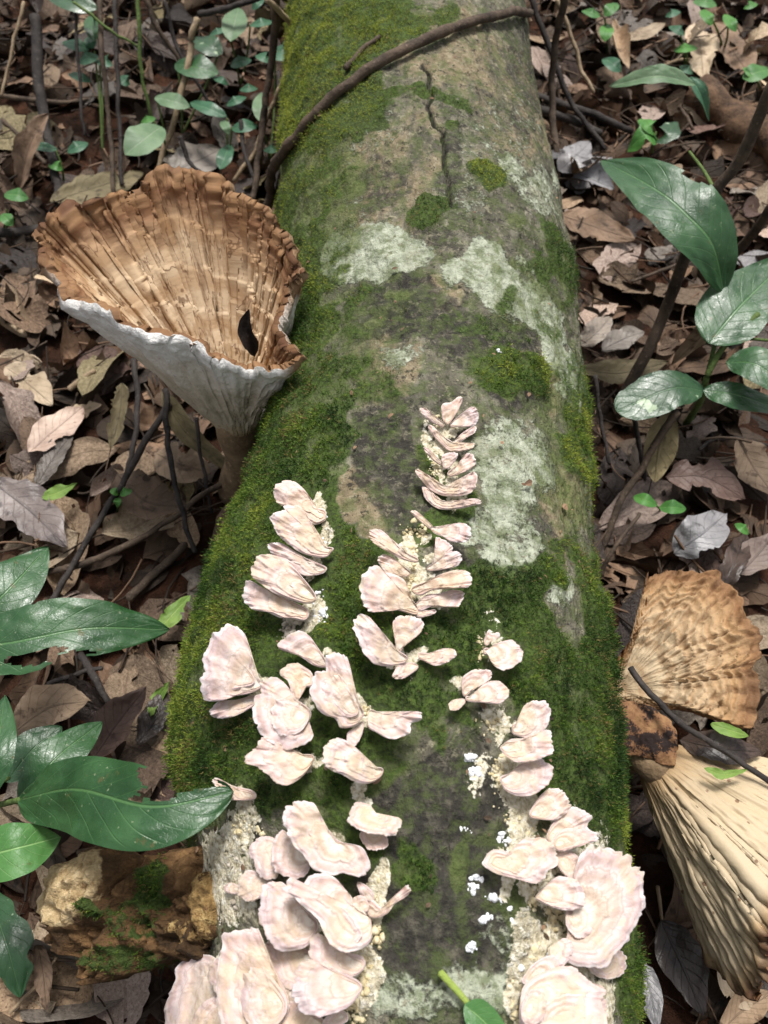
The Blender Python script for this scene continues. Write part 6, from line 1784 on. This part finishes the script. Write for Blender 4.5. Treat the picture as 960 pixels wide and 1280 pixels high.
# ------------------------------------------------------------------ living plants
def plant(name, label, cat, foot, stems, leaves, group=None):
    """stems: (points, radius in px, material); leaves: (points, hl, hr, material, options)"""
    root = empty(name, on_z(foot[0], foot[1], foot[2] if len(foot) > 2 else 0.005))
    tag(root, label, cat, group)
    for (pts, r, m) in stems:
        Q = np.array([on_z(*p) for p in pts])
        tube_obj('stem', spline(Q, 8 * len(Q)), np.linspace(1, .75, 8 * len(Q)) * r * depth(Q).mean() / F, m, root, 8, .15, 1)
    for k, (pts, hl, hr, m, kw) in enumerate(leaves):
        kw = dict(kw)
        kw.setdefault('seed', 11 + 7 * k + len(label))
        V, Fc, uv = px_blade(pts, hl, hr, **kw)
        mesh_obj('leaf', V, Fc, m, root, attrs={'surface_map': uv})
    return root


G = dict(fold=.14, curl=-.12, ripple=.022, wave=.03, nu=70, nv=28)
PG = 'glossy green saplings'
lz = float(on_log(280, 992)[0][2]) + 0.016
plant('glossy_sapling', 'glossy sapling with long pointed leaves entering from the left edge', 'sapling', (-90, 850), [([(-90, 850, .0), (-80, 820, .08), (-66, 806, .13)], 5, GREENSTEM), ([(-80, 820, .08), (-60, 800, .12), (-44, 788, .13)], 4, GREENSTEM)], [
    ([(-52, 796, .13), (6, 742, .14), (60, 684, .13)], 38, 34, GLOSSY, dict(G)),
    ([(-70, 812, .13), (10, 804, .145), (110, 786, .14), (212, 787, .115)], 44, 42, GLOSSY, dict(G, bites=[(.49, .62, .22), (.40, .55, .14), (.58, .9, .2)], torn=.12, p=.6, q=.75))], PG)
plant('glossy_sapling', 'glossy sapling with a large notched leaf stretching over the old conk', 'sapling', (-60, 1010), [([(-60, 1030, .0), (-20, 1012, .08), (24, 1000, .15)], 4.5, GREENSTEM), ([(-20, 1012, .08), (-16, 990, .10), (12, 972, .10)], 3, GREENSTEM)], [
    ([(22, 1000, .15), (95, 987, .195), (190, 1008, .225), (292, 989, lz + .006)], 52, 62, GLOSSY, dict(G, p=.55, q=.62, bites=[(.76, -.75, .42), (.70, -.36, .2), (.60, -.12, .08)], fold=.06)),
    ([(8, 978, .085), (40, 938, .09), (78, 908, .085)], 24, 22, SPOTTED, dict(G)),
    ([(26, 1010, .09), (66, 952, .10), (128, 902, .085)], 27, 30, GLOSSY, dict(G)),
    ([(-34, 1012, .13), (-6, 945, .15), (6, 868, .14)], 26, 24, GLOSSY, dict(G)),
    ([(-50, 1078, .15), (14, 1062, .165), (76, 1046, .15)], 34, 38, BRIGHT, dict(G)),
    ([(-16, 1110, .06), (8, 1180, .075), (26, 1246, .06)], 30, 28, SPOTTED, dict(G, wave=.25))], PG)
plant('broadleaf_sapling', 'broadleaf sapling with dark glossy leaves and brown stems at the right edge', 'sapling', (790, 480), [
    ([(776, 500, .0), (806, 446, .035), (832, 388, .07), (860, 312, .13), (894, 240, .18), (926, 198, .21), (966, 104, .27)], 8.5, TWIG),
    ([(905, 330, .08), (938, 296, .12), (966, 256, .17)], 7, TWIG),
    ([(858, 530, .0), (876, 500, .06), (884, 470, .09), (906, 432, .11), (948, 392, .125)], 4.5, GREENSTEM),
    ([(884, 470, .09), (896, 420, .10), (905, 372, .12)], 3, GREENSTEM),
    ([(906, 432, .11), (930, 424, .115), (966, 426, .12)], 2.5, GREENSTEM),
    ([(894, 240, .18), (880, 214, .17), (862, 190, .15)], 2.5, GREENSTEM)], [
    ([(906, 366, .125), (890, 306, .165), (856, 266, .18), (815, 234, .18), (752, 200, .165)], 42, 46, GLOSSY, dict(G, p=.7, q=.7, bites=[(.60, 1.05, .18), (.66, 1.0, .15)], fold=.2)),
    ([(886, 430, .115), (928, 380, .125), (990, 320, .13)], 46, 40, GLOSSY, dict(G, p=.6)),
    ([(880, 488, .09), (838, 486, .10), (770, 514, .09)], 27, 27, SPOTTED, dict(G, p=.7, q=.42, torn=.1)),
    ([(878, 487, .09), (922, 494, .095), (990, 516, .085)], 15, 17, GLOSSY, dict(G)),
    ([(908, 452, .11), (950, 458, .12), (1010, 510, .11)], 24, 22, GLOSSY, dict(G)),
    ([(870, 106, .14), (822, 95, .15), (762, 108, .13)], 11, 12, PALELEAF, dict(G, fold=.4, wave=.15)),
    ([(862, 96, .14), (876, 118, .13), (886, 152, .10)], 9, 8, SEED, dict(G, fold=.5))], PG)
plant('fern_sprig', 'bright green fern like sprig above the broad sapling leaf', 'fern', (815, 190), [([(815, 192, .0), (816, 178, .03), (820, 165, .04)], 2, GREENSTEM)], [
    ([(822, 176, .035), (806, 168, .05), (784, 190, .03)], 12, 10, FERN, dict(G, wave=.5)), ([(820, 174, .035), (812, 158, .055), (800, 148, .05)], 9, 9, FERN, dict(G, wave=.5)),
    ([(822, 176, .035), (834, 166, .05), (846, 152, .045)], 13, 14, SPOTTED, dict(G, wave=.2))])
o = None
P0 = [(548, 1217), (566, 1238), (582, 1258)]
lp = [on_log(x, y)[0] for x, y in P0 + [(600, 1272), (628, 1300)]]
root = empty('fallen_green_leaf', lp[2])
tag(root, 'small fresh green leaf with long stalk lying on the log at the bottom', 'leaf')
tube_obj('stalk', spline([p + log_n(p) * .008 for p in lp[:3]], 14), np.linspace(.0016, .0013, 14), mat_wood('lime_stalk', (.22, .30, .06), (.34, .42, .10)), root, 8)
V, Fc, uv = px_blade([(p[0], p[1], float(q[2]) + .010) for p, q in zip([(580, 1256), (602, 1274), (640, 1312)], [lp[2], lp[3], lp[4]])], 22, 20, fold=.2, ripple=.02, seed=3)
mesh_obj('blade', V, Fc, BRIGHT, root, attrs={'surface_map': uv})
hero_leaf('dark dead leaf with two bright green patches between the right mushrooms', [(850, 925, .10), (900, 935, .115), (955, 940, .10)], 22, 20, 'dark', torn=.2, ripple=.03)
for lb, pts, a in [('oval bright green moldy patch of leaf on the dark leaf right of the fan', [(888, 905, .123), (910, 912, .124), (936, 920, .12)], 9),
                   ('green leaf sliver below the sloping black stick at right', [(880, 960, .128), (904, 968, .128), (934, 962, .125)], 7)]:
    hero_leaf(lb, pts, a, a, None, 0, 'leaf_scrap', 'leaf scrap', 'yellow green leaf scraps', LIME, torn=.3, ripple=.03)

S_ = dict(fold=.25, curl=-.1, ripple=.02, wave=.04, nu=22, nv=10)
SG = 'small seedlings among the leaf litter'


def seedling(label, foot, tops, leaves, mat=SEED):
    """leaves: (x0, y0, x1, y1, half width, z[, material])"""
    st = [([(foot[0], foot[1], .0), ((foot[0] + tx) / 2 + 2, (foot[1] + ty) / 2, tz * .55), (tx, ty, tz)], 1.5, GREENSTEM) for tx, ty, tz in tops]
    lv = []
    for l in leaves:
        x0, y0, x1, y1, h, z = l[:6]
        m = l[6] if len(l) > 6 else mat
        lv.append(([(x0, y0, z), ((x0 + x1) / 2, (y0 + y1) / 2 - 1, z + .006), (x1, y1, z)], h, h, m, dict(S_)))
    plant('seedling', label, 'seedling', foot, st, lv, SG)


seedling('seedling with a bright folded leaf at the top left of the log', (300, 110), [(288, 50, .08), (313, 32, .08)], [(288, 52, 298, 10, 16, .085, PALELEAF), (312, 32, 342, 27, 6, .08), (315, 12, 330, -3, 6, .085), (288, 82, 314, 74, 8, .05), (262, 44, 284, 36, 5, .07)])
seedling('seedling with round glossy dark leaves at upper left', (228, 168), [(222, 82, .07), (274, 66, .07)], [(219, 79, 274, 92, 16, .075, GLOSSY), (278, 68, 242, 48, 14, .075, SPOTTED), (266, 96, 286, 106, 5, .05)])
seedling('seedling with a bleached leaf tip behind the trumpet mushroom', (208, 196), [(196, 122, .06), (200, 160, .05)], [(194, 121, 238, 134, 11, .06, PALELEAF), (202, 158, 156, 194, 22, .05, PALELEAF), (176, 153, 194, 147, 6, .04, FERN)])
seedling('seedling with small paired leaves beside the vines at upper left', (280, 210), [(284, 148, .05), (290, 160, .05)], [(238, 128, 284, 146, 9, .055), (283, 132, 308, 121, 6, .055), (290, 161, 322, 156, 9, .05), (278, 150, 286, 168, 6, .05, PALELEAF), (275, 212, 288, 180, 10, .03), (300, 112, 322, 110, 6, .045)])
seedling('seedling leaning on the mossy log at upper left', (338, 200), [(325, 150, .06), (344, 66, .08)], [(325, 152, 326, 116, 10, .06, PALELEAF), (340, 64, 364, 68, 13, .085), (331, 186, 348, 187, 7, .04), (322, 68, 338, 76, 8, .07)])
seedling('seedling with rounded leaf pairs in the dim upper left', (128, 190), [(118, 64, .07), (124, 76, .06)], [(112, 62, 78, 53, 8, .075), (116, 61, 110, 46, 7, .075), (120, 68, 99, 78, 10, .07), (123, 74, 140, 80, 9, .065), (86, 92, 114, 103, 6, .05), (148, 96, 162, 106, 8, .045)])
seedling('seedling with a bluish shiny leaf cut by the top edge', (124, 60), [(116, 18, .11)], [(122, 12, 58, -6, 14, .12, SPOTTED), (112, 20, 118, 52, 10, .09, GLOSSY)])
seedling('seedling with narrow leaves at the left behind the trumpet', (80, 226), [(70, 188, .03)], [(72, 187, 30, 182, 6, .035), (84, 190, 110, 178, 8, .035), (62, 204, 78, 212, 7, .02, FERN)])
seedling('small seedling at the left edge near the trumpet rim', (6, 292), [(8, 262, .03)], [(6, 242, 36, 248, 9, .04, BRIGHT), (2, 268, 16, 282, 8, .03, BRIGHT)])
seedling('tiny two leaved sprout in the litter below the trumpet', (146, 640), [(148, 618, .045)], [(148, 618, 138, 612, 5, .05, FERN), (150, 618, 164, 612, 6, .05, FERN), (147, 622, 146, 634, 5, .045, FERN)])
seedling('bright seedling near the far right side of the log', (758, 70), [(756, 24, .06)], [(755, 20, 772, 4, 8, .065, BRIGHT), (750, 20, 728, 13, 7, .06, BRIGHT), (760, 30, 756, 52, 9, .05, FERN)])
seedling('teal leaved seedling below the bright one at upper right', (772, 100), [(766, 80, .02)], [(756, 72, 776, 90, 10, .03)])
seedling('cluster seedling in the middle of the upper right', (856, 96), [(850, 40, .06), (858, 64, .05)], [(838, 32, 856, 44, 7, .065), (868, 0, 896, 6, 9, .09, BRIGHT), (842, 63, 872, 60, 6, .05, FERN), (852, 82, 866, 92, 7, .03), (832, 20, 850, 14, 6, .07)])
seedling('small leafy seedling near the top right corner', (904, 64), [(890, 24, .06), (910, 30, .06)], [(878, 12, 890, 32, 8, .065, FERN), (906, 18, 920, 40, 8, .06, FERN), (930, 10, 946, 4, 6, .07, FERN)])
seedling('bright green seedling at the right edge near the rotten branch', (950, 120), [(944, 96, .04)], [(928, 98, 962, 86, 12, .05, BRIGHT), (944, 98, 930, 84, 6, .05, FERN)])
seedling('dark green sprout in the shadow left of the silvery leaf', (826, 640), [(820, 632, .02)], [(792, 620, 822, 632, 8, .03, FERN), (824, 634, 858, 636, 9, .03, FERN), (920, 654, 936, 668, 6, .05, FERN)])
